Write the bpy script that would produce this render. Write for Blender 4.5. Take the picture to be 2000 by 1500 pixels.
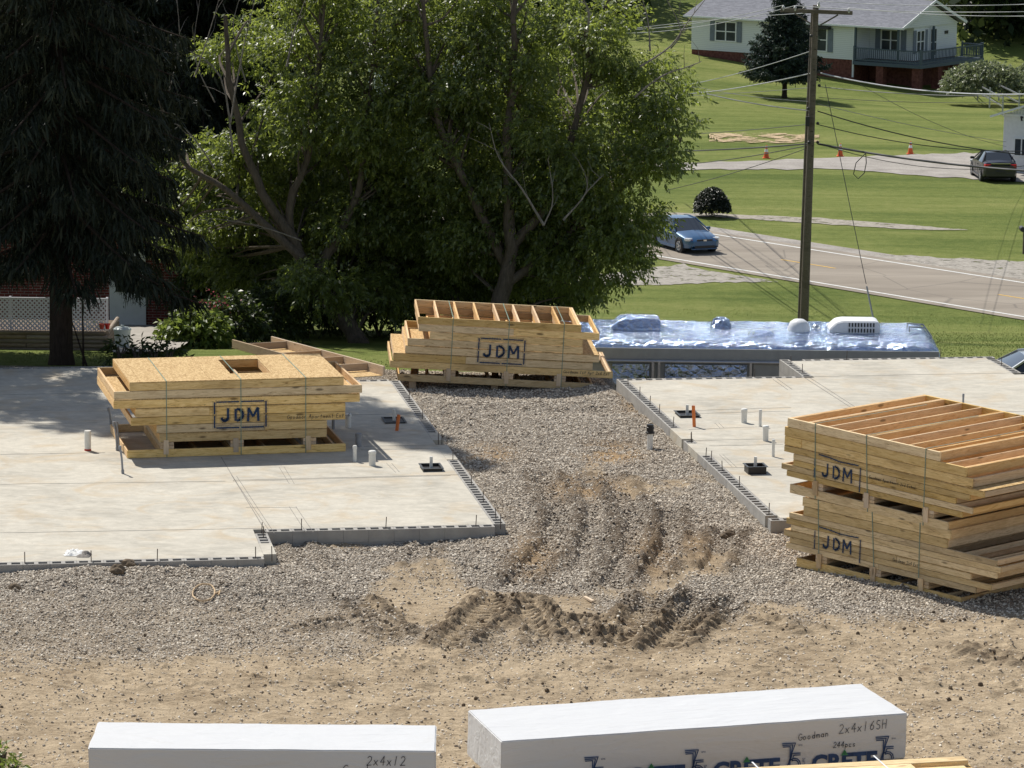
import bpy, bmesh, math, random
import numpy as np
from mathutils import Vector, Matrix, Euler

# ---------------------------------------------------------------- camera, sky, sun, exposure
random.seed(7)
rng = np.random.default_rng(11)
for o in list(bpy.data.objects): bpy.data.objects.remove(o)
scene = bpy.context.scene
col = scene.collection
F = 6933.0                       # focal length in photo pixels (2000 px wide)
TH = math.radians(9.953)         # camera looks down by this
RO = math.radians(0.707)         # camera roll
CH = 12.06                       # eye height above the slab tops (z = 0)
cam_data = bpy.data.cameras.new('camera')
cam = bpy.data.objects.new('camera', cam_data); col.objects.link(cam)
cam_data.sensor_width = 36.0; cam_data.lens = F / 2000 * 36
cam_data.clip_start = 0.5; cam_data.clip_end = 3000
cam.location = (0, 0, CH)
cam.rotation_euler = (Euler((math.pi/2 - TH, 0, 0)).to_matrix() @ Matrix.Rotation(RO, 3, 'Z')).to_euler()
scene.camera = cam
scene.render.resolution_x = 1024; scene.render.resolution_y = 768
SUN_EL = math.radians(50); SUN_AZ = math.atan2(-0.59, 0.81)      # clockwise from +Y
S = Vector((math.sin(SUN_AZ)*math.cos(SUN_EL), math.cos(SUN_AZ)*math.cos(SUN_EL), math.sin(SUN_EL)))
world = bpy.data.worlds.new('World'); scene.world = world; world.use_nodes = True
wn = world.node_tree.nodes; wl = world.node_tree.links; wn.clear()
sky = wn.new('ShaderNodeTexSky'); sky.sky_type = 'NISHITA'; sky.sun_disc = False
sky.sun_elevation = SUN_EL; sky.sun_rotation = SUN_AZ; sky.altitude = 250; sky.dust_density = .6
bgn = wn.new('ShaderNodeBackground'); bgn.inputs['Strength'].default_value = 0.10
won = wn.new('ShaderNodeOutputWorld'); whs = wn.new('ShaderNodeHueSaturation'); whs.inputs['Saturation'].default_value = .72; wl.new(sky.outputs[0], whs.inputs['Color']); wl.new(whs.outputs[0], bgn.inputs[0]); wl.new(bgn.outputs[0], won.inputs[0])
sl = bpy.data.lights.new('sun', 'SUN'); sl.energy = 5.0; sl.angle = math.radians(0.53); sl.color = (1, .955, .88)
sun = bpy.data.objects.new('sun', sl); col.objects.link(sun); sun.rotation_euler = S.to_track_quat('Z', 'Y').to_euler()
sun.location = (-20, 40, 60)
scene.view_settings.view_transform = 'Standard'; scene.view_settings.look = 'None'
scene.view_settings.exposure = 0.12; scene.view_settings.gamma = 1.0

# ---------------------------------------------------------------- photo pixel -> place
def ray(px, py):
    x = (px-1000)/F; y = -(py-750)/F
    c, s = math.cos(RO), math.sin(RO)
    x, y = c*x - s*y, s*x + c*y
    return Vector((x, math.cos(TH)+y*math.sin(TH), -math.sin(TH)+y*math.cos(TH)))
def P(px, py, z=0.0):            # where the ray meets the level z
    d = ray(px, py); t = (z-CH)/d.z
    return Vector((d.x*t, d.y*t, z))
def PD(px, py, D):               # where the ray is D metres ahead
    d = ray(px, py); t = D/d.y
    return Vector((d.x*t, D, CH+d.z*t))
def PG(px, py, dz=0.0):          # where the ray meets the terrain
    d = ray(px, py); t = 36.0
    while t < 600 and CH+d.z*t > gb1(d.x*t, d.y*t)+.3: t += 0.5
    a, b = t-0.5, t+3
    for _ in range(26):
        m = (a+b)/2
        if CH+d.z*m < gz1(d.x*m, d.y*m)+dz: b = m
        else: a = m
    return Vector((d.x*b, d.y*b, CH+d.z*b))

# ---------------------------------------------------------------- small numeric noise
def _h(ix, iy, seed):
    n = (ix.astype(np.int64)*374761393 + iy.astype(np.int64)*668265263 + seed*1274126177) & 0xffffffff
    n = ((n ^ (n >> 13))*1274126177) & 0xffffffff
    n = (n ^ (n >> 16))
    return (n & 0xffff)/65535.0
def vnoise(x, y, seed=0):
    x = np.asarray(x, float); y = np.asarray(y, float)
    ix = np.floor(x).astype(np.int64); iy = np.floor(y).astype(np.int64)
    fx = x-ix; fy = y-iy; fx = fx*fx*(3-2*fx); fy = fy*fy*(3-2*fy)
    a = _h(ix, iy, seed); b = _h(ix+1, iy, seed); c = _h(ix, iy+1, seed); d = _h(ix+1, iy+1, seed)
    return (a*(1-fx)+b*fx)*(1-fy)+(c*(1-fx)+d*fx)*fy
def fbm(x, y, oct=4, seed=0):
    r = 0; a = .5; t = 0
    for i in range(oct):
        r = r + a*vnoise(np.asarray(x)*2**i, np.asarray(y)*2**i, seed+i*17); t += a; a *= .5
    return r/t
def sstep(a, b, x):
    t = np.clip((np.asarray(x, float)-a)/(b-a), 0, 1); return t*t*(3-2*t)

# ---------------------------------------------------------------- objects
def tag(o, label=None, cat=None, group=None, kind=None):
    if label: o['label'] = label
    if cat: o['category'] = cat
    if group: o['group'] = group
    if kind: o['kind'] = kind
    return o
def empty(name, loc=(0, 0, 0), rz=0.0, rx=0.0, ry=0.0):
    o = bpy.data.objects.new(name, None); col.objects.link(o)
    o.location = loc; o.rotation_euler = (rx, ry, rz); o.empty_display_size = .2
    return o
def link(name, me, parent=None, loc=None, rot=None):
    o = bpy.data.objects.new(name, me); col.objects.link(o)
    if parent is not None: o.parent = parent
    if loc is not None: o.location = loc
    if rot is not None: o.rotation_euler = rot
    return o
def np_mesh(name, V, Q=None, T=None, mat=None, smooth=False):
    V = np.asarray(V, np.float32).reshape(-1, 3); me = bpy.data.meshes.new(name)
    parts = []; starts = []; tot = 0; nl = 0
    idx = []
    if Q is not None and len(Q):
        Q = np.asarray(Q, np.int32).reshape(-1, 4); idx.append(Q.ravel()); starts.append(nl+np.arange(len(Q))*4); nl += Q.size
    if T is not None and len(T):
        T = np.asarray(T, np.int32).reshape(-1, 3); idx.append(T.ravel()); starts.append(nl+np.arange(len(T))*3); nl += T.size
    idx = np.concatenate(idx); starts = np.concatenate(starts)
    me.vertices.add(len(V)); me.vertices.foreach_set('co', V.ravel())
    me.loops.add(len(idx)); me.loops.foreach_set('vertex_index', idx)
    me.polygons.add(len(starts)); me.polygons.foreach_set('loop_start', starts.astype(np.int32))
    me.update(calc_edges=True); me.validate()
    if smooth: me.polygons.foreach_set('use_smooth', np.ones(len(starts), bool))
    if mat: me.materials.append(mat)
    return me
class MB:
    """collects boxes, tubes, prisms ... and links them as one mesh"""
    def __init__(s): s.v = []; s.f = []
    def add(s, v, f):
        b = len(s.v); s.v += [tuple(p) for p in v]; s.f += [tuple(i+b for i in q) for q in f]; return s
    def box(s, c, d, rz=0.0, M=None):
        x, y, z = d[0]/2, d[1]/2, d[2]/2
        v = [Vector((i*x, j*y, k*z)) for k in (-1, 1) for j in (-1, 1) for i in (-1, 1)]
        R = M if M is not None else Matrix.Rotation(rz, 3, 'Z')
        v = [R @ p + Vector(c) for p in v]
        return s.add(v, [(0, 2, 3, 1), (4, 5, 7, 6), (0, 1, 5, 4), (2, 6, 7, 3), (0, 4, 6, 2), (1, 3, 7, 5)])
    def bar(s, a, b, w, h, up=(0, 0, 1)):
        a = Vector(a); b = Vector(b); x = (b-a); L = x.length; x.normalize(); y = Vector(up).cross(x)
        if y.length < 1e-4: y = Vector((0, 1, 0)).cross(x)
        y.normalize(); z = x.cross(y)
        return s.box((a+b)/2, (L, w, h), M=Matrix((x, y, z)).transposed())
    def tube(s, pts, r, n=6, cap=True):
        pts = [Vector(p) for p in pts]; m = len(pts)
        if not hasattr(r, '__len__'): r = [r]*m
        v = []; f = []; ref = Vector((0, 0, 1))
        prev = None
        for i, p in enumerate(pts):
            t = (pts[min(i+1, m-1)]-pts[max(i-1, 0)]).normalized()
            if prev is None:
                a = ref.cross(t)
                if a.length < .05: a = Vector((1, 0, 0)).cross(t)
            else: a = prev - t*prev.dot(t)
            if a.length < 1e-5: a = Vector((1, 0, 0)).cross(t)
            a.normalize(); prev = a; b = t.cross(a)
            for k in range(n):
                w = 2*math.pi*k/n; v.append(p+(a*math.cos(w)+b*math.sin(w))*r[i])
        for i in range(m-1):
            for k in range(n): f.append((i*n+k, i*n+(k+1) % n, (i+1)*n+(k+1) % n, (i+1)*n+k))
        if cap: f.append(tuple(range(n-1, -1, -1))); f.append(tuple((m-1)*n+k for k in range(n)))
        return s.add(v, f)
    def cyl(s, c, r, h, n=16, r2=None):
        c = Vector(c); return s.tube([c, c+Vector((0, 0, h))], [r, r if r2 is None else r2], n)
    def lathe(s, c, prof, n=20, axis=None):
        c = Vector(c); v = []; f = []; m = len(prof)
        M = axis.to_track_quat('Z', 'Y').to_matrix() if axis is not None else Matrix.Identity(3)
        for r, z in prof:
            for k in range(n):
                w = 2*math.pi*k/n; v.append(c+M @ Vector((r*math.cos(w), r*math.sin(w), z)))
        for i in range(m-1):
            for k in range(n): f.append((i*n+k, i*n+(k+1) % n, (i+1)*n+(k+1) % n, (i+1)*n+k))
        return s.add(v, f)
    def prism(s, poly, z0, z1):
        n = len(poly); v = [(x, y, z0) for x, y in poly]+[(x, y, z1) for x, y in poly]
        f = [tuple(range(n-1, -1, -1)), tuple(range(n, 2*n))]+[(i, (i+1) % n, n+(i+1) % n, n+i) for i in range(n)]
        return s.add(v, f)
    def quad(s, a, b, c, d): return s.add([a, b, c, d], [(0, 1, 2, 3)])
    def mesh(s, name, mat, smooth=None, bevel=0):
        me = bpy.data.meshes.new(name); me.from_pydata(s.v, [], s.f); me.update()
        if bevel:
            bm = bmesh.new(); bm.from_mesh(me)
            bmesh.ops.bevel(bm, geom=bm.edges[:], offset=bevel, segments=1, affect='EDGES', clamp_overlap=True)
            bm.to_mesh(me); bm.free()
        if mat: me.materials.append(mat)
        if smooth is not None:
            me.polygons.foreach_set('use_smooth', [True]*len(me.polygons)); me.set_sharp_from_angle(angle=math.radians(smooth))
        return me
    def build(s, name, mat, parent=None, smooth=None, loc=None, rot=None, bevel=0):
        return link(name, s.mesh(name, mat, smooth, bevel), parent, loc, rot)

# ---------------------------------------------------------------- materials
class NT:
    def __init__(s, name):
        s.m = bpy.data.materials.new(name); s.m.use_nodes = True; s.t = s.m.node_tree; s.n = s.t.nodes; s.l = s.t.links
        s.bsdf = s.n['Principled BSDF']; s.out = s.n['Material Output']
    def new(s, t, **kw):
        n = s.n.new(t)
        for k, v in kw.items(): setattr(n, k, v)
        return n
    def set(s, sock, v):
        if isinstance(v, bpy.types.NodeSocket): s.l.new(v, sock)
        else: sock.default_value = v
    def coord(s, which='Object', scale=(1, 1, 1), loc=(0, 0, 0), rand=False, rot=(0, 0, 0)):
        c = s.new('ShaderNodeTexCoord'); m = s.new('ShaderNodeMapping'); s.l.new(c.outputs[which], m.inputs[0])
        m.inputs['Scale'].default_value = scale; m.inputs['Location'].default_value = loc; m.inputs['Rotation'].default_value = rot
        if rand:
            oi = s.new('ShaderNodeObjectInfo'); mu = s.new('ShaderNodeMath', operation='MULTIPLY'); s.l.new(oi.outputs['Random'], mu.inputs[0]); mu.inputs[1].default_value = 57.0
            cb = s.new('ShaderNodeCombineXYZ'); [s.l.new(mu.outputs[0], cb.inputs[i]) for i in range(3)]
            s.l.new(cb.outputs[0], m.inputs['Location'])
        return m.outputs[0]
    def noise(s, vec, scale=5, detail=4, rough=.55, dist=0.0, out='Fac'):
        n = s.new('ShaderNodeTexNoise'); s.l.new(vec, n.inputs['Vector']); n.inputs['Scale'].default_value = scale
        n.inputs['Detail'].default_value = detail; n.inputs['Roughness'].default_value = rough; n.inputs['Distortion'].default_value = dist
        return n.outputs[out]
    def voro(s, vec, scale=5, feature='F1', out='Distance', rand=1.0):
        n = s.new('ShaderNodeTexVoronoi', feature=feature); s.l.new(vec, n.inputs['Vector']); n.inputs['Scale'].default_value = scale
        n.inputs['Randomness'].default_value = rand
        return n.outputs[out]
    def ramp(s, fac, stops, interp='LINEAR'):
        r = s.new('ShaderNodeValToRGB'); r.color_ramp.interpolation = interp; e = r.color_ramp.elements
        while len(e) < len(stops): e.new(.5)
        for el, (p, c) in zip(e, stops):
            el.position = p; el.color = (c[0], c[1], c[2], 1) if hasattr(c, '__len__') else (c, c, c, 1)
        s.set(r.inputs[0], fac); return r.outputs[0]
    def mix(s, fac, a, b, blend='MIX'):
        m = s.new('ShaderNodeMix', data_type='RGBA', blend_type=blend)
        s.set(m.inputs[0], fac)
        for sock, v in ((m.inputs[6], a), (m.inputs[7], b)):
            if isinstance(v, tuple): v = (v[0], v[1], v[2], 1)
            s.set(sock, v)
        return m.outputs[2]
    def math(s, op, a, b=None, clamp=False):
        m = s.new('ShaderNodeMath', operation=op, use_clamp=clamp); s.set(m.inputs[0], a)
        if b is not None: s.set(m.inputs[1], b)
        return m.outputs[0]
    def rand(s): return s.new('ShaderNodeObjectInfo').outputs['Random']
    def base(s, c):
        if isinstance(c, tuple): c = (c[0], c[1], c[2], 1)
        s.set(s.bsdf.inputs['Base Color'], c); return s
    def rough(s, v): s.set(s.bsdf.inputs['Roughness'], v); return s
    def spec(s, v): s.bsdf.inputs['Specular IOR Level'].default_value = v; return s
    def metal(s, v): s.bsdf.inputs['Metallic'].default_value = v; return s
    def bump(s, h, strength=.3, dist=.02):
        b = s.new('ShaderNodeBump'); s.l.new(h, b.inputs['Height']); b.inputs['Strength'].default_value = strength; b.inputs['Distance'].default_value = dist
        s.l.new(b.outputs[0], s.bsdf.inputs['Normal']); return s
MT = {}
def plain(name, c, rough=.6, metal=0, var=.12, scale=6, spec=.4, bump=0.0):
    t = NT(name); v = t.coord('Object', rand=True); n = t.noise(v, scale, 5)
    lo = tuple(x*(1-var) for x in c); hi = tuple(min(1, x*(1+var)) for x in c)
    t.base(t.ramp(n, [(.3, lo), (.7, hi)])).rough(rough).metal(metal).spec(spec)
    if bump: t.bump(t.noise(v, scale*6, 4), bump, .01)
    MT[name] = t.m; return t.m
def wood(name, c1, c2, dark, rough=.75, grain=1.0, rng_=.22):
    t = NT(name); v = t.coord('Object', (.8, 6.5, 6.5), rand=True)
    w = t.noise(v, 3.0, 7, .68, 2.2); fine = t.noise(t.coord('Object', (4, 160, 160), rand=True), 2.0, 3, .6)
    colr = t.ramp(w, [(.30, dark), (.43, c1), (.60, c2), (.72, c1), (.85, dark)])
    sv = t.noise(t.coord('Object', (.5, 2.0, 2.0), rand=True), 1.6, 3, .6); colr = t.mix(t.math('MULTIPLY', t.ramp(sv, [(.52, 0.0), (.7, 1.0)]), .45), colr, tuple(x*.9 for x in dark))
    kv = t.coord('Object', (2.2, 7, 7), rand=True)
    k = t.voro(kv, 1.0, 'F1'); kc = t.new('ShaderNodeSeparateColor'); t.l.new(t.voro(kv, 1.0, 'F1', 'Color'), kc.inputs[0])
    knot = t.math('MULTIPLY', t.ramp(k, [(.10, 1.0), (.2, 0.0)]), t.ramp(kc.outputs[0], [(.6, 0.0), (.62, 1.0)]))
    colr = t.mix(t.math('MULTIPLY', knot, .75), colr, tuple(x*.3 for x in dark))
    colr = t.mix(t.math('MULTIPLY', t.ramp(fine, [(.45, 0.0), (.7, 1.0)]), .22), colr, dark)
    r = t.rand(); hs = t.new('ShaderNodeHueSaturation'); t.l.new(colr, hs.inputs['Color'])
    t.set(hs.inputs['Value'], t.math('ADD', t.math('MULTIPLY', r, rng_*2), 1-rng_))
    r2 = t.math('FRACT', t.math('MULTIPLY', r, 7.31)); t.set(hs.inputs['Saturation'], t.math('ADD', t.math('MULTIPLY', r2, .35), .8))
    t.base(hs.outputs[0]).rough(rough).spec(.25); t.bump(w, .25, .004)
    MT[name] = t.m; return t.m
wood('plate_wood', (.66, .46, .205), (.80, .60, .31), (.24, .15, .065), rng_=.24)
wood('stud_wood', (.65, .42, .20), (.76, .53, .28), (.43, .24, .10), rng_=.16)
wood('pale_wood', (.60, .44, .27), (.68, .52, .34), (.45, .30, .17))
wood('brown_plank', (.42, .31, .20), (.50, .38, .25), (.30, .20, .12))  # darker brown lumber for skids, plank frame and supports
wood('timber_log', (.25, .19, .13), (.34, .27, .2), (.13, .09, .06))
wood('pole_wood', (.135, .113, .093), (.19, .16, .135), (.065, .053, .042), rng_=.05)
def osb():
    t = NT('osb'); v = t.coord('Object', (1, 1, 1), rand=True)
    a = t.voro(t.coord('Object', (9, 26, 9), rot=(0, 0, .5)), 2.2, 'F1', 'Color'); b = t.voro(t.coord('Object', (24, 8, 9), rot=(0, 0, .3)), 2.0, 'F1', 'Color')
    s1 = t.new('ShaderNodeSeparateColor'); t.l.new(a, s1.inputs[0]); s2 = t.new('ShaderNodeSeparateColor'); t.l.new(b, s2.inputs[0])
    m = t.math('ADD', t.math('MULTIPLY', s1.outputs[0], .5), t.math('MULTIPLY', s2.outputs[1], .5))
    c = t.ramp(m, [(.2, (.36, .22, .085)), (.5, (.52, .35, .155)), (.8, (.64, .46, .23))])
    t.base(c).rough(.7).spec(.25); t.bump(m, .2, .004); MT['osb'] = t.m
osb()
def concrete(name, c, var=.18, stain=(.62, .5, .36)):
    t = NT(name); v = t.coord('Object')
    big = t.noise(v, .55, 5, .6, .8); mid = t.noise(t.coord('Object', (1, 2.2, 1)), 1.7, 6, .65, 1.2); fine = t.noise(v, 45, 3, .6)
    lo = tuple(x*(1-var) for x in c); hi = tuple(min(1, x*(1+var*.7)) for x in c)
    colr = t.ramp(t.math('ADD', t.math('MULTIPLY', big, .5), t.math('MULTIPLY', mid, .5)), [(.36, lo), (.5, c), (.64, hi)])
    warm = t.ramp(t.noise(t.coord('Object', loc=(7, 3, 0)), .8, 5, .6, 1.5), [(.50, 0.0), (.68, 1.0)])
    colr = t.mix(t.math('MULTIPLY', warm, .55), colr, tuple(a*b*1.35 for a, b in zip(c, stain)))
    white = t.ramp(t.noise(t.coord('Object', (1, 2.5, 1), loc=(1, 9, 0)), .9, 6, .66, 2.0), [(.52, 0.0), (.66, 1.0)])
    colr = t.mix(t.math('MULTIPLY', white, .42), colr, tuple(min(.85, x*1.22) for x in c))
    colr = t.mix(t.math('MULTIPLY', t.ramp(fine, [(.4, 1.0), (.6, 0.0)]), .12), colr, tuple(x*.6 for x in c))
    md = t.noise(v, 7, 5, .7, .6); colr = t.mix(t.math('MULTIPLY', t.ramp(md, [(.38, 1.0), (.62, 0.0)]), .22), colr, tuple(x*.55 for x in c))
    spots = t.ramp(t.voro(v, 1.7, 'F1'), [(.012, 1.0), (.03, 0.0)])
    colr = t.mix(t.math('MULTIPLY', spots, .7), colr, (.16, .14, .12))
    t.base(colr).rough(.85).spec(.2); t.bump(fine, .15, .004); MT[name] = t.m; return t.m
concrete('slab_concrete', (.515, .48, .405), .26, (.72, .59, .43))
def block_mat():
    t = NT('block'); v = t.coord('Object', rand=True); n = t.noise(v, 4, 5); f = t.noise(v, 90, 3, .7)
    c = t.ramp(n, [(.3, (.30, .285, .265)), (.7, (.41, .395, .365))]); c = t.mix(t.math('MULTIPLY', f, .3), c, (.22, .21, .2))
    r = t.rand(); c = t.mix(t.math('MULTIPLY', r, .25), c, (.46, .43, .37)); t.base(c).rough(.9).spec(.15); t.bump(f, .4, .004); MT['block'] = t.m
block_mat()
plain('pvc_white', (.72, .71, .66), .4, var=.06); plain('pvc_orange', (.70, .19, .045), .5, var=.12); plain('conduit_grey', (.26, .27, .29), .45)
plain('red_paint', (.45, .06, .04), .6); plain('black_plastic', (.018, .018, .02), .45); plain('steel', (.11, .09, .08), .55, .6); plain('galv', (.42, .43, .45), .4, .8)
plain('strap_green', (.19, .27, .21), .45, var=.1); plain('white_paint', (.72, .73, .74), .5, var=.05); plain('pencil', (.19, .18, .17), .9)
plain('joint', (.25, .235, .21), .9); plain('wrap_rag', (.66, .66, .64), .8); plain('rag_dark', (.22, .20, .18), .9)
plain('brick_pier', (.17, .06, .045), .9); plain('porch_blue', (.075, .105, .13), .6, var=.08); plain('shutter', (.16, .19, .23), .6); plain('trim_white', (.74, .76, .76), .5, var=.04)
plain('rubber', (.02, .02, .021), .8); plain('rim', (.55, .56, .58), .3, .9); plain('lamp_red', (.5, .015, .015), .25); plain('lamp_clear', (.75, .76, .76), .15); plain('amber', (.7, .22, .03), .3)
plain('chrome', (.7, .71, .72), .18, 1.0); plain('plate_dark', (.03, .03, .033), .5); plain('ink', (.02, .02, .03), .7); plain('navy_print', (.022, .055, .15), .6, var=.2)
plain('green_print', (.05, .22, .09), .6); plain('grey_trailer', (.30, .31, .30), .5, var=.08); plain('dark_trim', (.06, .065, .07), .5)
plain('cone_orange', (.75, .13, .03), .5); plain('cone_white', (.8, .8, .8), .5); plain('wire_dark', (.03, .03, .032), .6); plain('wire_alu', (.34, .35, .36), .5, .0); plain('wire_mid', (.13, .13, .135), .5)
plain('bin_white', (.55, .60, .57), .5); plain('lattice_white', (.72, .71, .74), .6, var=.06); plain('porcelain', (.62, .6, .57), .25); plain('clod', (.15, .112, .075), 1, var=.4, scale=20, bump=.6)
def paint_mark():
    t = NT('stencil_paint'); v = t.coord('Object'); n = t.noise(v, 26, 4, .65); b = t.ramp(n, [(.33, 0.0), (.5, 1.0)])
    t.base((.02, .05, .115)).rough(.7).spec(.2); t.set(t.bsdf.inputs['Alpha'], t.math('ADD', t.math('MULTIPLY', b, .35), .58)); MT['stencil_paint'] = t.m
paint_mark()
def overspray():
    t = NT('overspray'); v = t.coord('Object'); n = t.noise(v, 40, 3, .7)
    t.base((.03, .06, .11)).rough(.8); t.set(t.bsdf.inputs['Alpha'], t.math('MULTIPLY', t.ramp(n, [(.4, 0.0), (.7, 1.0)]), .4)); MT['overspray'] = t.m
overspray()
def car_paint(name, c, metal=.55):
    t = NT(name); t.base(c).rough(.28).metal(metal).spec(.6)
    t.bsdf.inputs['Coat Weight'].default_value = .8 if name != 'paint_dark' else .25; t.bsdf.inputs['Coat Roughness'].default_value = .05; MT[name] = t.m
car_paint('paint_blue', (.022, .095, .215), .3); car_paint('paint_dark', (.014, .014, .022), .0); car_paint('paint_silver', (.45, .47, .48))
def glassy(name, c, rough=.06):
    t = NT(name); t.base(c).rough(rough).spec(.8); t.bsdf.inputs['Coat Weight'].default_value = .6; t.bsdf.inputs['Coat Roughness'].default_value = .02; MT[name] = t.m
glassy('car_glass', (.02, .025, .03)); plain('window_glass', (.045, .055, .065), .15, spec=.25, var=.3, scale=2)
def leaf_mat(name, c, tr, var=.35, gloss=.35, trans=.45):
    t = NT(name); r = t.new('ShaderNodeNewGeometry').outputs['Random Per Island']
    a = tuple(x*(1-var) for x in c); b = tuple(x*(1+var) for x in c)
    t.base(t.ramp(r, [(0, a), (.75, c), (1, (b[0]*1.35, b[1]*1.1, b[2]))])).rough(.42).spec(gloss)
    tl = t.new('ShaderNodeBsdfTranslucent'); t.set(tl.inputs[0], t.ramp(r, [(0, tuple(x*.7 for x in tr)), (1, tuple(x*1.2 for x in tr))]))
    ms = t.new('ShaderNodeMixShader'); ms.inputs[0].default_value = trans
    t.l.new(t.bsdf.outputs[0], ms.inputs[1]); t.l.new(tl.outputs[0], ms.inputs[2]); t.l.new(ms.outputs[0], t.out.inputs[0]); MT[name] = t.m
leaf_mat('maple_leaf', (.115, .158, .046), (.39, .47, .078), .5, .8, .45); leaf_mat('spruce_needle', (.026, .036, .022), (.025, .03, .012), .5, .15, .15)
leaf_mat('blue_spruce_needle', (.05, .075, .06), (.03, .045, .025), .4, .15, .15); leaf_mat('shrub_leaf', (.045, .07, .022), (.10, .14, .03), .4, .45)
leaf_mat('hosta_leaf', (.13, .19, .04), (.25, .32, .06)); leaf_mat('dark_bush_leaf', (.02, .03, .016), (.03, .045, .012), .4, .5, .2); leaf_mat('pale_leaf', (.20, .24, .13), (.22, .26, .12), .3, .6)
leaf_mat('flower_pink', (.45, .10, .14), (.4, .1, .12)); leaf_mat('wood_leaf', (.03, .05, .018), (.05, .07, .02), .4, .2, .3); leaf_mat('grass_blade', (.13, .175, .04), (.2, .25, .05), .35, .2)
def bark(name, c):
    t = NT(name); v = t.coord('Object', (6, 6, 1.2)); n = t.noise(v, 3, 6, .65, .8)
    t.base(t.ramp(n, [(.3, tuple(x*.45 for x in c)), (.65, c)])).rough(.95).spec(.1); t.bump(n, .8, .03); MT[name] = t.m
bark('maple_bark', (.15, .125, .10)); bark('spruce_bark', (.06, .045, .035)); bark('dead_twig', (.30, .27, .24))

# ---------------------------------------------------------------- terrain
YAW = math.radians(9.2); C0 = (-0.04, 55.53)
def UV(u, v, z=0.0):             # slab frame -> world
    return Vector((C0[0]+u*math.cos(YAW)-v*math.sin(YAW), C0[1]+u*math.sin(YAW)+v*math.cos(YAW), z))
def toUV(X, Y):
    x = X-C0[0]; y = Y-C0[1]; return x*math.cos(YAW)+y*math.sin(YAW), -x*math.sin(YAW)+y*math.cos(YAW)
FAR = [(128, -8.3), (165, -8.4), (200, -8.9), (240, -9.5), (262, -8.8), (300, -4.0), (340, 2.0), (700, 14.0)]
PL = [(-60, .5), (36, .30), (40, .18), (44, .02), (48, -.16), (51, -.21), (54, -.20), (66, -.22), (69, -.34), (72.5, -.42), (74, -.62), (76, -.85), (85, -1.9), (92, -2.7), (105, -5.0)]+FAR
PR = [(-60, .5), (36, .30), (40, .18), (44, .02), (48, -.16), (51, -.21), (54, -.20), (66, -.22), (69, -.34), (72.5, -.40), (73.4, -2.3), (74, -2.6), (88, -2.8)]+FAR
PR2 = [(-60, .5), (36, .30), (40, .18), (44, .02), (48, -.16), (51, -.21), (54, -.20), (66, -.22), (69.2, -.34), (70.2, -2.45), (74, -2.6), (88, -2.8)]+FAR
_pl = [np.array(a).T for a in (PL, PR, PR2)]
def gbase(X, Y):
    X = np.asarray(X, float); Y = np.asarray(Y, float)
    a, b, c = [np.interp(Y, p[0], p[1]) for p in _pl]
    w1 = sstep(.0, 1.2, X); w2 = sstep(2.0, 2.6, X)
    z = (a*(1-w1)+b*w1)*(1-w2)+c*w2
    return z+sstep(215, 240, Y)*(1-sstep(262, 290, Y))*np.clip(.085*(19-X), -.8, .7)
TRK = []                          # (a, b, half width, depth, berm, lug)
def _g(px, py): p = P(px, py, -.22); return np.array((p.x, p.y))
for a, b, w, dp, bm_, lg in (((692, 1166), (775, 1252), .16, .04, .07, .045), ((985, 1160), (880, 1270), .2, .06, .10, .07), ((1015, 1165), (1068, 1264), .17, .05, .075, .06), ((1470, 1205), (1605, 1240), .1, .02, .06, .02), ((1855, 1268), (2010, 1305), .12, .03, .08, .03), ((565, 1236), (700, 1214), .06, 0, .06, 0),
        ((1288, 1160), (1198, 1270), .2, .06, .10, .07), ((1380, 1160), (1296, 1268), .2, .06, .095, .07), ((1432, 1175), (1345, 1236), .08, .02, .06, .01), ((1070, 1222), (1190, 1208), .03, -.03, .10, .0),
        ((1050, 1190), (1120, 1245), .05, .0, .09, .0), ((1140, 1250), (1230, 1235), .05, 0, .09, 0),
        ((1058, 925), (1098, 1000), .17, .06, .07, .03), ((1098, 1000), (1085, 1065), .18, .07, .08, .035), ((1085, 1065), (1000, 1145), .18, .06, .07, .035),
        ((1185, 925), (1242, 1010), .17, .06, .07, .03), ((1242, 1010), (1236, 1085), .18, .07, .08, .035), ((1236, 1085), (1195, 1150), .17, .06, .07, .03),
        ((1310, 1000), (1312, 1065), .15, .06, .08, .03), ((1312, 1065), (1262, 1140), .15, .06, .08, .03), ((1425, 1035), (1388, 1112), .15, .05, .09, .03), ((1150, 930), (1165, 1010), .12, .04, .05, .02), ((1165, 1010), (1130, 1120), .12, .04, .05, .02),
        ((560, 1045), (640, 1120), .12, .03, .05, .0), ((850, 1045), (800, 1110), .12, .02, .05, .0)):
    TRK.append((_g(*a), _g(*b), w, dp, bm_, lg))
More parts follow.
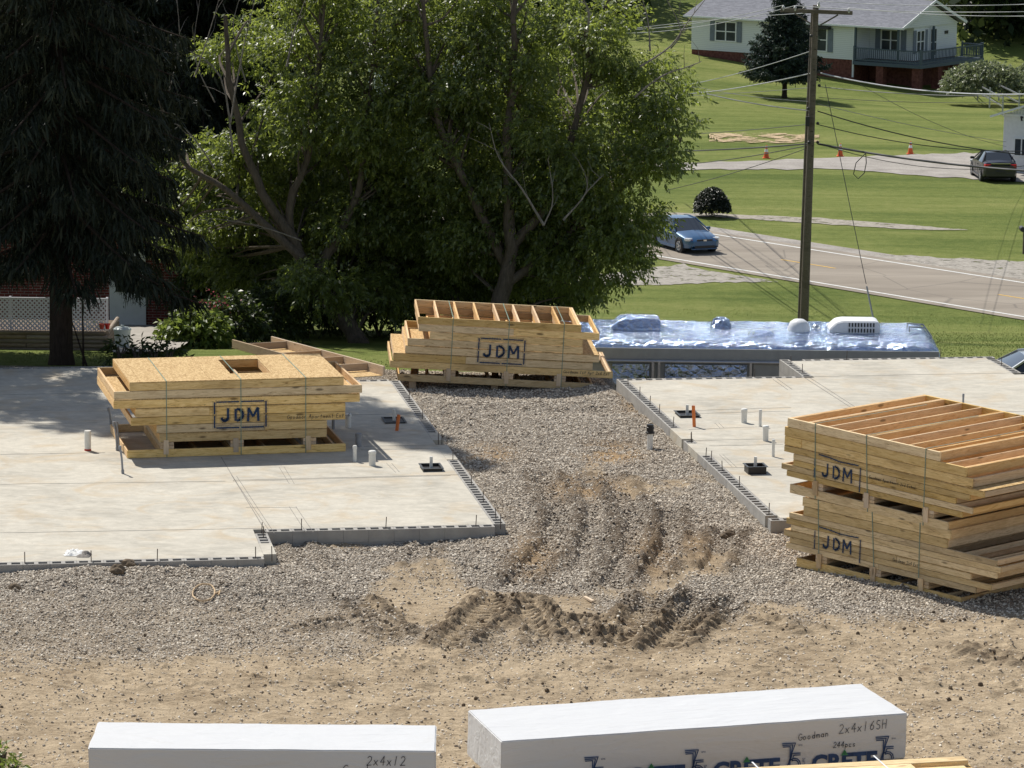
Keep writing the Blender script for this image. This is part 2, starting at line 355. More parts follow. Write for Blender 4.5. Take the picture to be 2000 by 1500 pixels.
def detail(X, Y):
    """fine relief of the yard and the mud mask"""
    X = np.asarray(X, float); Y = np.asarray(Y, float)
    near = 1-sstep(71.5, 73.5, Y)
    z = (fbm(X*.55, Y*.55, 4, 3)-.5)*.16 + (fbm(X*3.1, Y*3.1, 3, 9)-.5)*.05
    lump = fbm(X*7.5, Y*5.5, 3, 21)
    z = z + (fbm(X*5.2, Y*4.2, 4, 27)-.5)*.085*(1-sstep(49, 51.5, Y))
    z = z + np.clip(lump-.60, 0, 1)*.22*sstep(.42, .62, fbm(X*.8, Y*.8, 3, 77))
    mud = np.zeros_like(X)
    for a, b, w, dp, bm_, lg in TRK:
        d = b-a; L = np.hypot(*d); d = d/L; n = np.array((-d[1], d[0]))
        m = (np.abs(X-(a[0]+b[0])/2) < L/2+1.0) & (np.abs(Y-(a[1]+b[1])/2) < L/2+1.0)
        if not m.any(): continue
        x = X[m]; y = Y[m]
        s = (x-a[0])*d[0]+(y-a[1])*d[1]; t = (x-a[0])*n[0]+(y-a[1])*n[1]+(fbm(x*1.6, y*1.6, 2, 5)-.5)*.16
        jag = (fbm(x*5, y*5, 2, 31)-.5)*.35
        e = sstep(-.15, .2, s+jag)*sstep(-.15, .2, L-s+jag)
        at = np.abs(t)
        ins = 1-sstep(w*.8, w*1.15, at)
        lum = fbm(x*8, y*8, 3, 41); lum2 = fbm(x*17, y*17, 2, 43)
        chev = 0.5+0.5*np.sin(2*math.pi*(s+at*.6)/.19)
        ber = sstep(w*.85, w*1.4, at)*(1-sstep(w*1.4+.05, w*1.4+.30, at))
        dz = e*(-dp*ins + lg*ins*sstep(.35, .65, chev) + bm_*ber*(.2+.5*sstep(.3, .7, chev)+.9*np.clip(lum-.25, 0, 1)+.7*(lum2-.5)))
        z[m] = z[m]+dz
        mud[m] = np.maximum(mud[m], e*np.clip(ber*1.5*(.45+.7*sstep(.3, .7, chev))+ins*.25, 0, 1)*min(1, bm_/.08)*sstep(.25, .5, lum))
    # small pits and clay patches in the gravel lane
    for px, py, rx, ry, dp in ((965, 890, .5, .9, -.05), (1195, 882, .55, 1.0, -.06), (1140, 955, .6, 1.0, -.02), (1010, 905, .3, .5, .03)):
        c = _g(px, py); q = ((X-c[0])/rx)**2+((Y-c[1])/ry)**2; z = z+dp*np.exp(-q*1.5)
    # heap along the front of the left slab and along the right slab
    c = _g(330, 1140); q = ((X-c[0])/2.6)**2+((Y-c[1])/.9)**2; z = z+.10*np.exp(-q)
    c = _g(130, 1135); q = ((X-c[0])/1.2)**2+((Y-c[1])/.6)**2; z = z+.10*np.exp(-q)
    u, v = toUV(X, Y)
    z = z+.07*np.exp(-((u-4.1)/.35)**2)*sstep(1, 4, v)*near
    z = z+.09*np.exp(-((u-2.2)/1.8)**2-((v-12.2)/.8)**2)
    # keep below the slab rims
    return z*near, mud*near
def gz(X, Y):
    d, _ = detail(X, Y); return gbase(X, Y)+d
import bisect
_ks = [[k[0] for k in a] for a in (PL, PR, PR2)]
def _ip(i, y):
    p = (PL, PR, PR2)[i]; k = min(max(bisect.bisect(_ks[i], y), 1), len(p)-1); (y0, z0), (y1, z1) = p[k-1], p[k]
    return z0+(z1-z0)*(y-y0)/(y1-y0)
def _ss(a, b, x): t = min(1, max(0, (x-a)/(b-a))); return t*t*(3-2*t)
def gb1(x, y):
    w1 = _ss(.0, 1.2, x); w2 = _ss(2.0, 2.6, x)
    return (_ip(0, y)*(1-w1)+_ip(1, y)*w1)*(1-w2)+_ip(2, y)*w2+_ss(215, 240, y)*(1-_ss(262, 290, y))*min(.7, max(-.8, .085*(19-x)))
def gz1(x, y):
    if y > 73.5: return gb1(x, y)
    return float(gz(np.array([x]), np.array([y]))[0])

def steps(knots):
    r = [knots[0][0]]
    for (a, _), (b, st) in zip(knots[:-1], knots[1:]):
        n = max(1, int(round((b-a)/st))); r += list(a+(b-a)*(np.arange(n)+1)/n)
    return np.array(r)
xs = steps([(-600, 0), (-200, 100), (-60, 20), (-20, 5), (-9, 1), (-3.0, .06), (3.9, .03), (9.2, .06), (20, .9), (60, 5), (200, 20), (600, 100)])
ys = steps([(-60, 0), (30, 15), (36, 1), (45.5, .075), (51.6, .03), (72.6, .075), (77, .25), (92, 1), (105, 2), (128, 4), (165, 5), (200, 5), (240, 5), (262, 5.5), (300, 5), (340, 5), (700, 60)])
GX, GY = np.meshgrid(xs, ys)
dz, mud = detail(GX.ravel(), GY.ravel()); GZ = gbase(GX.ravel(), GY.ravel())+dz
X = GX.ravel(); Y = GY.ravel(); nx, ny = len(xs), len(ys)
# relief roughness of loose stones in the gravel
def masks(X, Y, mud):
    u, v = toUV(X, Y)
    edge = 49.0+(fbm(X*.45, Y*.45, 5, 50)-.5)*6.0 - .35*np.clip(-X-1, 0, 4) + .9*np.clip(X-3.2, 0, 3)
    g = sstep(-3.6, 2.6, Y-edge)
    patch = sstep(.55, .70, fbm(X*.7+9, Y*.45, 4, 61))
    g = g*(1-.42*(1-sstep(50.2, 52.2, Y+.25*np.clip(X+3, 0, 5))))
    g = g*(1-.75*patch*(1-sstep(60, 66, Y)))
    clay = np.zeros_like(X)
    for px, py, rx, ry, k in ((965, 890, .55, 1.2, .7), (1195, 882, .65, 1.3, .9), (1140, 955, .7, 1.2, .8), (1270, 800, .5, 1.6, .5), (1040, 1090, .45, 1.6, .7), (1270, 1085, .4, 1.6, .7), (1360, 1070, .4, 1.2, .6), (1230, 790, .3, 2, .5)):
        c = _g(px, py); q = ((X-c[0])/rx)**2+((Y-c[1])/ry)**2; clay = np.maximum(clay, k*np.exp(-q)*sstep(.3, .6, fbm(X*3, Y*3, 3, 71)+.12))
    c = _g(1150, 1215); q = ((X-c[0])/3.6)**2+((Y-c[1])/1.5)**2; g = g*(1-.6*np.exp(-q))
    grass = sstep(72.6, 73.0, Y)
    return g*(1-clay*.8), mud, grass, clay
mg, mm, mgr, mcl = masks(X, Y, mud)
# pixel-sized stone relief
st = fbm(X*16, Y*16, 2, 90)-.5
GZ = GZ + st*.035*mg*(Y > 36)*(Y < 72.6)
idx = np.arange(nx*ny).reshape(ny, nx)
Q = np.stack([idx[:-1, :-1], idx[:-1, 1:], idx[1:, 1:], idx[1:, :-1]], -1).reshape(-1, 4)
def ground_mat():
    t = NT('ground_material'); a = t.new('ShaderNodeVertexColor'); a.layer_name = 'mask'
    sp = t.new('ShaderNodeSeparateColor'); t.l.new(a.outputs[0], sp.inputs[0]); gr, mu, gs = sp.outputs[0], sp.outputs[1], sp.outputs[2]; cl = a.outputs[1]
    v = t.coord('Object')
    # dry tan dirt
    n1 = t.noise(v, .9, 6, .6, .5); n2 = t.noise(t.coord('Object', (1, 2.2, 1)), 5.5, 6, .68, .6); n3 = t.noise(v, 34, 4, .7)
    dirt = t.ramp(t.math('ADD', t.math('MULTIPLY', n1, .35), t.math('MULTIPLY', n2, .65)), [(.36, (.21, .155, .10)), (.46, (.36, .28, .185)), (.58, (.49, .39, .265))])
    peb = t.voro(v, 24, 'F1', 'Distance'); pc = t.voro(v, 24, 'F1', 'Color'); ps = t.new('ShaderNodeSeparateColor'); t.l.new(pc, ps.inputs[0])
    few = t.math('MULTIPLY', t.ramp(peb, [(.18, 1.0), (.3, 0.0)]), t.ramp(ps.outputs[0], [(.62, 0.0), (.64, 1.0)]))
    dirt = t.mix(t.math('MULTIPLY', few, .75), dirt, t.ramp(ps.outputs[1], [(0, (.12, .09, .06)), (.5, (.30, .24, .17)), (1, (.5, .43, .33))]))
    dirt = t.mix(t.math('MULTIPLY', t.ramp(n3, [(.35, 1.0), (.52, 0.0)]), .5), dirt, (.13, .10, .07))
    # gravel
    gv = t.voro(v, 36, 'F1', 'Distance'); gc = t.voro(v, 36, 'F1', 'Color'); gsx = t.new('ShaderNodeSeparateColor'); t.l.new(gc, gsx.inputs[0])
    grv = t.ramp(gsx.outputs[0], [(0, (.18, .15, .12)), (.3, (.36, .315, .26)), (.65, (.50, .45, .38)), (1, (.70, .65, .56))])
    grv = t.mix(t.ramp(gv, [(.35, 0.0), (.62, .7)]), grv, (.11, .085, .062))  # dark brown in the gaps stands in for shadow between stones
    fg = t.math('ADD', gr, t.math('MULTIPLY', t.math('SUBTRACT', n2, .5), .8)); fgm = t.ramp(fg, [(.22, 0.0), (.75, 1.0)])
    c = t.mix(fgm, dirt, grv)
    c = t.mix(t.math('MULTIPLY', cl, .85), c, t.ramp(n2, [(.35, (.22, .13, .06)), (.65, (.42, .28, .14))]))
    fm = t.math('MULTIPLY', mu, t.ramp(n2, [(.3, 1.0), (.62, .6)]))
    c = t.mix(fm, c, t.ramp(n3, [(.3, (.065, .046, .031)), (.7, (.15, .112, .077))]))
    # grass
    g1 = t.noise(t.coord('Object', (.35, 1.0, 1)), .16, 4, .6, .6); g2 = t.noise(v, 2.0, 6, .72); g3 = t.noise(v, 7, 4, .75)
    mow = t.noise(t.coord('Object', (.05, .8, 1), rot=(0, 0, .08)), 1.0, 3, .6, .3)
    gm = t.math('ADD', t.math('ADD', t.math('MULTIPLY', g1, .4), t.math('MULTIPLY', g2, .25)), t.math('ADD', t.math('MULTIPLY', mow, .2), t.math('MULTIPLY', g3, .15)))
    grass = t.ramp(gm, [(.40, (.11, .15, .035)), (.5, (.182, .217, .058)), (.60, (.268, .28, .092))])
    c = t.mix(gs, c, grass)
    t.base(c).rough(.95).spec(.08)
    hh = t.math('ADD', t.math('MULTIPLY', t.math('MULTIPLY', t.ramp(gv, [(0, 1.0), (.6, 0.0)]), fgm), 1.0), t.math('MULTIPLY', n3, .5))
    t.bump(t.math('ADD', hh, t.math('MULTIPLY', n2, .9)), .9, .035); return t.m
me = np_mesh('ground', np.stack([X, Y, GZ], 1), Q, mat=ground_mat(), smooth=True)
ca = me.color_attributes.new('mask', 'FLOAT_COLOR', 'POINT')
ca.data.foreach_set('color', np.stack([mg, mm, mgr, mcl], 1).astype(np.float32).ravel())
ground = tag(link('ground', me), kind='structure')

# ---------------------------------------------------------------- loose stones and clods (uncountable)
def scatter(name, pts, sc, rot, mat, sub, label):
    me = bpy.data.meshes.new(name); me.vertices.add(len(pts)); me.vertices.foreach_set('co', np.asarray(pts, np.float32).ravel())
    for nm, arr in (('sc', sc), ('rt', rot)):
        at = me.attributes.new(nm, 'FLOAT_VECTOR', 'POINT'); at.data.foreach_set('vector', np.asarray(arr, np.float32).ravel())
    o = link(name, me); t = bpy.data.node_groups.new(name+'_nodes', 'GeometryNodeTree')
    t.interface.new_socket('Geometry', in_out='INPUT', socket_type='NodeSocketGeometry'); t.interface.new_socket('Geometry', in_out='OUTPUT', socket_type='NodeSocketGeometry')
    n = t.nodes; gi = n.new('NodeGroupInput'); go = n.new('NodeGroupOutput'); ip = n.new('GeometryNodeInstanceOnPoints')
    if sub == 'blade':
        ic = n.new('GeometryNodeMeshCone'); ic.inputs['Vertices'].default_value = 3; ic.inputs['Radius Bottom'].default_value = .25; ic.inputs['Depth'].default_value = 1; ic.fill_type = 'NONE'
    else:
        ic = n.new('GeometryNodeMeshIcoSphere'); ic.inputs['Subdivisions'].default_value = sub
    sm = n.new('GeometryNodeSetMaterial'); sm.inputs['Material'].default_value = mat
    t.links.new(ic.outputs[0], sm.inputs[0]); t.links.new(sm.outputs[0], ip.inputs['Instance']); t.links.new(gi.outputs[0], ip.inputs['Points'])
    for nm, sock in (('sc', 'Scale'), ('rt', 'Rotation')):
        a = n.new('GeometryNodeInputNamedAttribute'); a.data_type = 'FLOAT_VECTOR'; a.inputs['Name'].default_value = nm; t.links.new(a.outputs[0], ip.inputs[sock])
    t.links.new(ip.outputs[0], go.inputs[0]); m = o.modifiers.new('scatter', 'NODES'); m.node_group = t
    me.materials.append(mat)
    return tag(o, label, name.replace('_', ' '), kind='stuff')
def stone_mat():
    t = NT('stone'); r = t.rand(); c = t.ramp(r, [(0, (.15, .115, .085)), (.22, (.38, .32, .25)), (.6, (.61, .53, .425)), (1, (.84, .76, .63))]); t.base(c).rough(.9).spec(.15); MT['stone'] = t.m
stone_mat()
N = 560000
Yp = 38+34.6*rng.random(N)**.95; Xp = (rng.random(N)*2-1)*(Yp*.152)
d_, m_ = detail(Xp, Yp); g_, _, _, cl_ = masks(Xp, Yp, m_)
u_, v_ = toUV(Xp, Yp)
onL = (u_ < .0) & (v_ > -.02) | (u_ < -3.86) & (v_ > -1.95); onR = (u_ > 4.3) & (v_ > 0.0)
keep = (rng.random(N) < np.clip(g_*1.05-.1, .07, 1)*(1-.9*m_)) & ~onL & ~onR
Xp, Yp = Xp[keep], Yp[keep]; zb = gbase(Xp, Yp)+d_[keep]
r_ = .0075+.013*rng.random(len(Xp))**1.7
sc = np.stack([r_*(1+.7*rng.random(len(r_))), r_*(.8+.4*rng.random(len(r_))), r_*(.55+.35*rng.random(len(r_)))], 1)
scatter('gravel', np.stack([Xp, Yp, zb+r_*.35], 1), sc, rng.random((len(r_), 3))*np.array([.7, .7, 6.28]), MT['stone'], 1, 'loose grey gravel stones between and in front of the concrete slabs')
N = 30000
Yp = 40+13*rng.random(N); Xp = (rng.random(N)*2-1)*(Yp*.152); d_, m_ = detail(Xp, Yp)
keep = (rng.random(N) < m_*.28+.035*sstep(.45, .7, fbm(Xp, Yp, 3, 15))) & ~((toUV(Xp, Yp)[0] < -3.8) & (toUV(Xp, Yp)[1] > -2.0))
Xp, Yp = Xp[keep], Yp[keep]; zb = gbase(Xp, Yp)+d_[keep]; r_ = .008+.03*rng.random(len(Xp))**3.2
sc = np.stack([r_*(.8+.8*rng.random(len(r_))), r_*(.8+.5*rng.random(len(r_))), r_*(.55+.5*rng.random(len(r_)))], 1)
scatter('mud_clods', np.stack([Xp, Yp, zb+r_*.3], 1), sc, rng.random((len(r_), 3))*6.28, MT['clod'], 1, 'dark crumbly mud clods thrown up along the tyre ruts')

# ---------------------------------------------------------------- grass blades on the near lawns
N = 90000
Yp = 73+60*rng.random(N)**1.3; Xp = -11+rng.random(N)*31
keep = (np.abs(Xp) < Yp*.15) & (((Xp > -1.5) & (Yp > 87)) | ((Xp < -1.5) & (Yp > 74.2) & (Yp < 79))) & ~((np.abs(Xp-(-4.6)) < 2.6) & (Yp > 77.5))
Xp, Yp = Xp[keep], Yp[keep]; hh = .02+.04*rng.random(len(Xp))**2
sc = np.stack([.05+.03*rng.random(len(hh)), .03+.0*hh, hh], 1); rt = (rng.random((len(hh), 3))-.5)*np.array([.9, .9, 6.28])
scatter('grass', np.stack([Xp, Yp, gbase(Xp, Yp)-.01], 1), sc, rt, MT['grass_blade'], 'blade', 'short green grass on the bank behind the trailer')

# ---------------------------------------------------------------- road, drives, paths
def asphalt():
    t = NT('asphalt'); v = t.coord('Object'); n = t.noise(v, 30, 3, .7); b = t.noise(t.coord('Object', (.25, 1, 1), rot=(0, 0, .87)), .5, 5, .6, .5)
    cr = t.ramp(t.voro(t.coord('Object', (.6, .6, .6)), .35, 'DISTANCE_TO_EDGE'), [(.0, 1.0), (.012, 0.0)])
    c = t.ramp(t.math('ADD', t.math('MULTIPLY', n, .3), t.math('MULTIPLY', b, .7)), [(.35, (.21, .18, .145)), (.65, (.315, .275, .225))]); c = t.mix(t.math('MULTIPLY', cr, .5), c, (.10, .09, .08))
    t.base(c).rough(.9).spec(.2); MT['asphalt'] = t.m
asphalt()
def gravel_far():
    t = NT('gravel_far'); v = t.coord('Object'); n = t.noise(v, 9, 4, .75); b = t.noise(v, .7, 4)
    t.base(t.ramp(t.math('ADD', t.math('MULTIPLY', n, .55), t.math('MULTIPLY', b, .45)), [(.35, (.23, .21, .19)), (.65, (.43, .40, .36))])).rough(.95).spec(.1); t.bump(n, .4, .02); MT['gravel_far'] = t.m
gravel_far()
def sand():
    t = NT('bare_sand'); v = t.coord('Object'); n = t.noise(v, 1.2, 5, .7)
    t.base((.46, .35, .22)).rough(.95).spec(.1); t.set(t.bsdf.inputs['Alpha'], t.ramp(n, [(.44, 0.0), (.54, 1.0)])); MT['bare_sand'] = t.m
sand(); plain('line_white', (.66, .66, .63), .8, var=.12, scale=3); plain('line_yellow', (.62, .38, .07), .8, var=.2, scale=3); plain('path_grey', (.34, .31, .27), .9, var=.15, scale=2)
def worn(name, c):
    t = NT(name); v = t.coord('Object'); n = t.noise(v, 1.6, 6, .75); t.base(t.ramp(t.noise(v, 5, 4), [(.35, tuple(x*.8 for x in c)), (.65, tuple(x*1.15 for x in c))])).rough(.95).spec(.1); t.set(t.bsdf.inputs['Alpha'], t.ramp(n, [(.36, 0.0), (.46, 1.0)])); MT[name] = t.m
worn('worn_path', (.34, .31, .26)); worn('worn_gravel', (.34, .315, .275))
RD = np.array((.641, -.768)); RN = np.array((.768, .641)); R0 = np.array((6.16, 147.51))
def road_strip(name, t0, t1, n0, n1, off, mat, seg=2.0, parent=None):
    k = max(1, int((t1-t0)/seg)); V = []; Qs = []
    m = max(1, int((n1-n0)/2))
    for i in range(k+1):
        t = t0+(t1-t0)*i/k
        for j in range(m+1):
            p = R0+RD*t+RN*(n0+(n1-n0)*j/m); V.append((p[0], p[1], float(gbase(p[0], p[1]))+off))
    for i in range(k):
        for j in range(m): a = i*(m+1)+j; Qs.append((a, a+m+1, a+m+2, a+1))
    return link(name, np_mesh(name, V, Qs, mat=mat), parent)
road = tag(road_strip('road', -120, 60, -.55, 7.5, .03, MT['asphalt']), kind='structure')
road_strip('edge_line', -118, 58, -.06, .09, .036, MT['line_white'], parent=road)
road_strip('edge_line', -118, 58, 6.75, 6.9, .036, MT['line_white'], parent=road)
for k in range(-9, 6): road_strip('centre_dash', k*12.2+3.6, k*12.2+6.8, 3.48, 3.6, .036, MT['line_yellow'], parent=road)
tag(road_strip('road_shoulder', -10, 60, 7.3, 8.6, .02, MT['gravel_far']), kind='structure')
def band(name, rows, mat, off=.03, ny=8, kind='structure', sub=6):
    V = []; Qs = []; cols = []
    for (x0, a0, b0), (x1, a1, b1) in zip(rows[:-1], rows[1:]):
        for i in range(sub): f = i/sub; cols.append((x0+(x1-x0)*f, a0+(a1-a0)*f, b0+(b1-b0)*f))
    cols.append(rows[-1])
    for x, a, b in cols:
        for j in range(ny+1):
            jt = (float(vnoise(x*.11, j*3.7, 3))-.5)*min(4.0, abs(b-a)*.28) if j in (0, ny) else 0
            p = PG(x, a+(b-a)*j/ny+jt); V.append((p.x, p.y, p.z+off))
    for i in range(len(cols)-1):
        for j in range(ny): a = i*(ny+1)+j; Qs.append((a+1, a+ny+2, a+ny+1, a))
    return tag(link(name, np_mesh(name, V, Qs, mat=mat)), kind=kind)
band('gravel_drive', [(1200, 322, 336), (1370, 318, 332), (1480, 314, 331), (1650, 308, 331), (1760, 304, 341), (1850, 301, 347), (1950, 298, 352), (2060, 296, 362)], MT['gravel_far'], .03)
band('footpath', [(1180, 414, 420), (1400, 418, 425), (1600, 427, 437), (1760, 439, 448), (1830, 445, 450), (1890, 449.6, 450)], MT['worn_path'], .025, 3)
band('driveway_apron', [(1120, 540, 556), (1200, 534, 558), (1300, 520, 557), (1335, 517, 556), (1350, 522, 554), (1420, 536, 552), (1520, 550, 551.5)], MT['worn_gravel'], .02, 5)
band('roadside_gravel', [(1680, 496, 499), (1780, 500, 516), (1880, 506, 531), (2040, 513, 556)], MT['worn_gravel'], .022, 5)
band('bare_patch', [(1385, 262, 278), (1440, 261, 279), (1520, 261, 280), (1600, 266, 278)], MT['bare_sand'], .04, 5)

# ---------------------------------------------------------------- foundations
def block_mesh():
    xs_ = [0, .036, .170, .233, .367, .403]; ys_ = [0, .034, .166, .2]; v = []; f = []
    id_ = {}
    def vid(x, y, z):
        k = (round(x, 4), round(y, 4), round(z, 4))
        if k not in id_: id_[k] = len(v); v.append(k)
        return id_[k]
    for i in range(5):
        for j in range(3):
            x0, x1, y0, y1 = xs_[i], xs_[i+1], ys_[j], ys_[j+1]
            if j == 1 and i in (1, 3):
                z = -.17
                f.append((vid(x0, y0, z), vid(x1, y0, z), vid(x1, y1, z), vid(x0, y1, z)))
                for (a, b), (c, d) in (((x0, y0), (x1, y0)), ((x1, y0), (x1, y1)), ((x1, y1), (x0, y1)), ((x0, y1), (x0, y0))):
                    f.append((vid(a, b, 0), vid(c, d, 0), vid(c, d, z), vid(a, b, z)))
            else: f.append((vid(x0, y0, 0), vid(x1, y0, 0), vid(x1, y1, 0), vid(x0, y1, 0)))
    L, W, h = .403, .2, -.2
    for a, b in (((0, 0), (L, 0)), ((L, 0), (L, W)), ((L, W), (0, W)), ((0, W), (0, 0))):
        f.append((vid(*a, h), vid(*b, h), vid(*b, -.0005), vid(*a, -.0005)))
    me = bpy.data.meshes.new('block'); me.from_pydata(v, [], f); me.materials.append(MT['block']); me.update(); return me
BLK = block_mesh()
REB = MB().cyl((0, 0, -.08), .008, .24, 6).mesh('rebar', MT['steel'])
def foundation(label, outer, inner, edges, fills, joints, rebars):
    root = empty('foundation', UV(outer[0][0], outer[0][1], -.4)); tag(root, label, 'foundation')
    W = root.location
    m = MB(); poly = [(UV(*p).x-W.x, UV(*p).y-W.y) for p in inner]; m.prism(poly, -.25, .4)
    for f in fills: m.prism([(UV(*p).x-W.x, UV(*p).y-W.y) for p in f], -.2, .4)
    m.build('slab', MT['slab_concrete'], root)
    for p, q, zc, skips in edges:
        p = Vector(p); q = Vector(q); d = q-p; L = d.length; d.normalize(); n = int(L/.4064+.3); ang = math.atan2(d.y, d.x)+YAW
        for i in range(n):
            s = i*.4064
            if any(a < s+.2 < b for a, b in skips): continue
            o = UV(*(p+d*s)); o = Vector((o.x-W.x, o.y-W.y, .4+zc+random.uniform(-.0015, .0015)-.001)); link('block', BLK, root, o, (0, 0, ang+random.uniform(-.004, .004)))
    for u, v in rebars: o = UV(u, v); link('rebar', REB, root, (o.x-W.x, o.y-W.y, .4+.02), (random.uniform(-.06, .06), random.uniform(-.06, .06), 0))
    for (a, b, w, mt) in joints:
        pa = P(*a)-W; pb = P(*b)-W; pa.z = pb.z = .402; MB().bar(pa, pb, w, .003).build('control_joint' if mt == 'joint' else 'layout_line', MT[mt], root)
    return root
J = 'joint'; PC = 'pencil'
foundation('large left concrete slab with hollow block rim, carrying the sheathed panel bundle',
    [(0, 0), (0, 13.75), (-4.1, 13.75), (-4.1, 15.8), (-16, 15.8), (-16, -1.93), (-3.86, -1.93), (-3.86, 0)],
    [(-.203, .203), (-.203, 13.545), (-4.3, 13.545), (-4.3, 15.6), (-16, 15.6), (-16, -1.727), (-4.063, -1.727), (-4.063, .203)],
    [((-3.86, 0), (0.0, 0), 0, []), ((0, .21), (0, 13.75), 0, [(5.35, 6.75), (7.0, 7.85)]), ((-.21, 13.75), (-4.1, 13.75), 0, []), ((-4.1, 13.76), (-4.1, 15.8), 0, []), ((-4.1, 15.8), (-11, 15.8), 0, []),
     ((-12.2, -1.93), (-3.86, -1.93), 0, []), ((-3.86, -1.72), (-3.86, -.2), 0, [(.1, .9)]), ((-12.2, -1.93), (-3.86, -1.93), -.204, []), ((-3.86, -1.72), (-3.86, -.2), -.204, []), ((-3.86, 0), (0.0, 0), -.204, [])],
    [[(-.2, 5.56), (-.0, 5.56), (-.0, 6.95), (-.2, 6.95)], [(-.2, 7.37), (-.0, 7.37), (-.0, 8.04), (-.2, 8.04)], [(-4.06, -1.6), (-3.86, -1.6), (-3.86, -.82), (-4.06, -.82)]],
    [((0, 1041), (512, 1032), .012, J), ((0, 946), (440, 940), .010, J), ((455, 938), (905, 927), .008, PC), ((432, 893), (520, 1040), .012, J), ((452, 928), (528, 1040), .006, PC), ((462, 930), (536, 1042), .006, PC),
     ((0, 888), (205, 884), .008, PC), ((710, 872), (868, 868.5), .012, J), ((705, 879), (872, 875), .008, PC), ((765, 905), (780, 922), .005, PC), ((755, 905), (773, 923), .005, PC),
     ((455, 940), (880, 929), .006, PC), ((555, 912), (575, 945), .005, PC), ((545, 912), (565, 945), .005, PC), ((480, 991), (580, 991), .005, PC), ((565, 990), (598, 1040), .006, PC), ((578, 990), (612, 1040), .006, PC), ((0, 828), (190, 826), .008, J), ((0, 771), (180, 768), .006, J), ((652, 811), (830, 808), .006, PC)],
    [(-.1, .1), (-.5, .1), (-1.95, .1), (-3.3, .1), (-.1, .6), (-.1, 1.95), (-.1, 3.3), (-.1, 5.5), (-.07, 7.1), (-.12, 7.2), (-.1, 9.5), (-.1, 11.4), (-3.95, -1.85), (-4.2, -1.85), (-5.7, -1.85), (-6.7, -1.85), (-7.7, -1.85), (-8.8, -1.85), (-3.95, -.4), (-3.95, -.1), (-1.5, 13.65), (-5.5, 15.7), (-8.3, 15.7)])
foundation('large right concrete slab with hollow block rim beside the double panel stack',
    [(4.31, 0), (20, 0), (20, 15.4), (12.64, 15.4), (8.1, 15.4), (8.1, 13.4), (4.31, 13.4)],
    [(4.513, .203), (15.9, .203), (15.9, 13.2), (12.44, 13.2), (12.44, 15.2), (8.303, 15.2), (8.303, 13.2), (4.513, 13.2)],
    [((4.31, 13.4), (4.31, .2), 0, [(5.3, 6.35), (6.78, 7.9)]), ((4.31, 13.4), (4.31, .2), -.204, []), ((4.31, 0), (16, 0), 0, []), ((4.31, 0), (7.6, 0), -.204, []), ((8.1, 13.4), (4.52, 13.4), 0, []),
     ((8.1, 15.4), (8.1, 13.45), 0, []), ((8.1, 15.4), (8.1, 13.45), -.204, []), ((8.1, 15.4), (8.1, 13.45), -.408, []), ((12.64, 15.4), (8.31, 15.4), 0, []), ((12.64, 13.4), (12.64, 15.2), 0, [])],
    [[(4.31, 5.5), (4.512, 5.5), (4.512, 6.62), (4.31, 6.62)], [(4.31, 7.05), (4.512, 7.05), (4.512, 8.1), (4.31, 8.1)]],
    [((1345, 839), (1500, 833), .006, PC), ((1352, 802), (1545, 796), .008, J), ((1350, 808), (1545, 803), .006, PC), ((1345, 861), (1512, 857), .010, J), ((1385, 871), (1530, 868), .007, PC), ((1398, 914), (1530, 912), .012, J),
     ((1572, 738), (1662, 796), .016, J), ((1582, 738), (1672, 796), .010, PC), ((1510, 741), (1538, 761), .010, PC), ((1518, 740), (1547, 760.5), .010, PC), ((1560, 736), (2010, 728), .012, J), ((1405, 888), (1430, 912), .006, PC), ((1412, 888), (1438, 912), .006, PC), ((1396, 826), (1406, 836), .005, PC), ((1404, 826), (1414, 836), .005, PC), ((1880, 807), (2010, 803), .01, J)],
    [(4.41, .55), (4.41, 2.75), (4.41, 4.1), (4.41, 5.0), (4.38, 5.3), (4.41, 6.7), (4.44, 6.8), (4.41, 8.3), (4.41, 9.6), (4.41, 10.5), (4.41, 11.5), (4.41, 12.7), (5.1, .1), (4.9, 13.3), (7.1, 13.3), (8.2, 13.8), (8.2, 14.8), (9.5, 15.3), (11.5, 15.3), (12.5, 14.3)])

# ---------------------------------------------------------------- pipe stubs
def scl(p): d = ray(1000, 750); return F/((p-Vector((0, 0, CH))).dot(d.normalized()))
def pipe(name, label, cat, px, pb, pt, dpx, mat, kind='plain', lean=0.0, z=0.0, group=None):
    p = P(px, pb, z); s = scl(p); h = (pb-pt)/s/math.cos(TH); r = dpx/2/s
    root = empty(name, p); tag(root, label, cat, group); top = Vector((lean, 0, h)); m = MB()
    m.tube([(0, 0, -.03), (0, 0, h*.5*0+.0), top], [r, r, r], 16)
    m.build('pipe', MT[mat], root, 40)
    if kind == 'cap': MB().lathe(top+Vector((0, 0, -.05)), [(r*1.12, 0), (r*1.14, .045), (r*.9, .06), (.001, .062)], 16).build('end_cap', MT[mat], root, 40)
    if kind == 'open': MB().lathe(top, [(r*.99, 0), (r, .004), (r*.82, .004), (r*.8, -.08), (.001, -.08)], 16).build('open_rim', MT['pvc_white'], root, 40)
    if kind == 'red': MB().lathe((0, 0, 0), [(r*1.03, -.01), (r*1.03, .035), (r*.9, .037)], 16).build('red_collar', MT['red_paint'], root, 40)
    return root
G1 = 'white drain stubs on the slabs'
pipe('drain_pipe', 'white pipe stub with a red base, left of the sheathed bundle', 'pipe', 171.5, 880, 841, 13, 'pvc_white', 'red')
pipe('drain_pipe', 'thick white pipe half hidden behind the right end of the sheathed bundle', 'pipe', 680, 835, 809, 11.5, 'pvc_white', 'cap')
pipe('drain_pipe', 'thin grey pipe visible under the overhang of the sheathed bundle', 'pipe', 651, 838, 808, 6, 'conduit_grey')
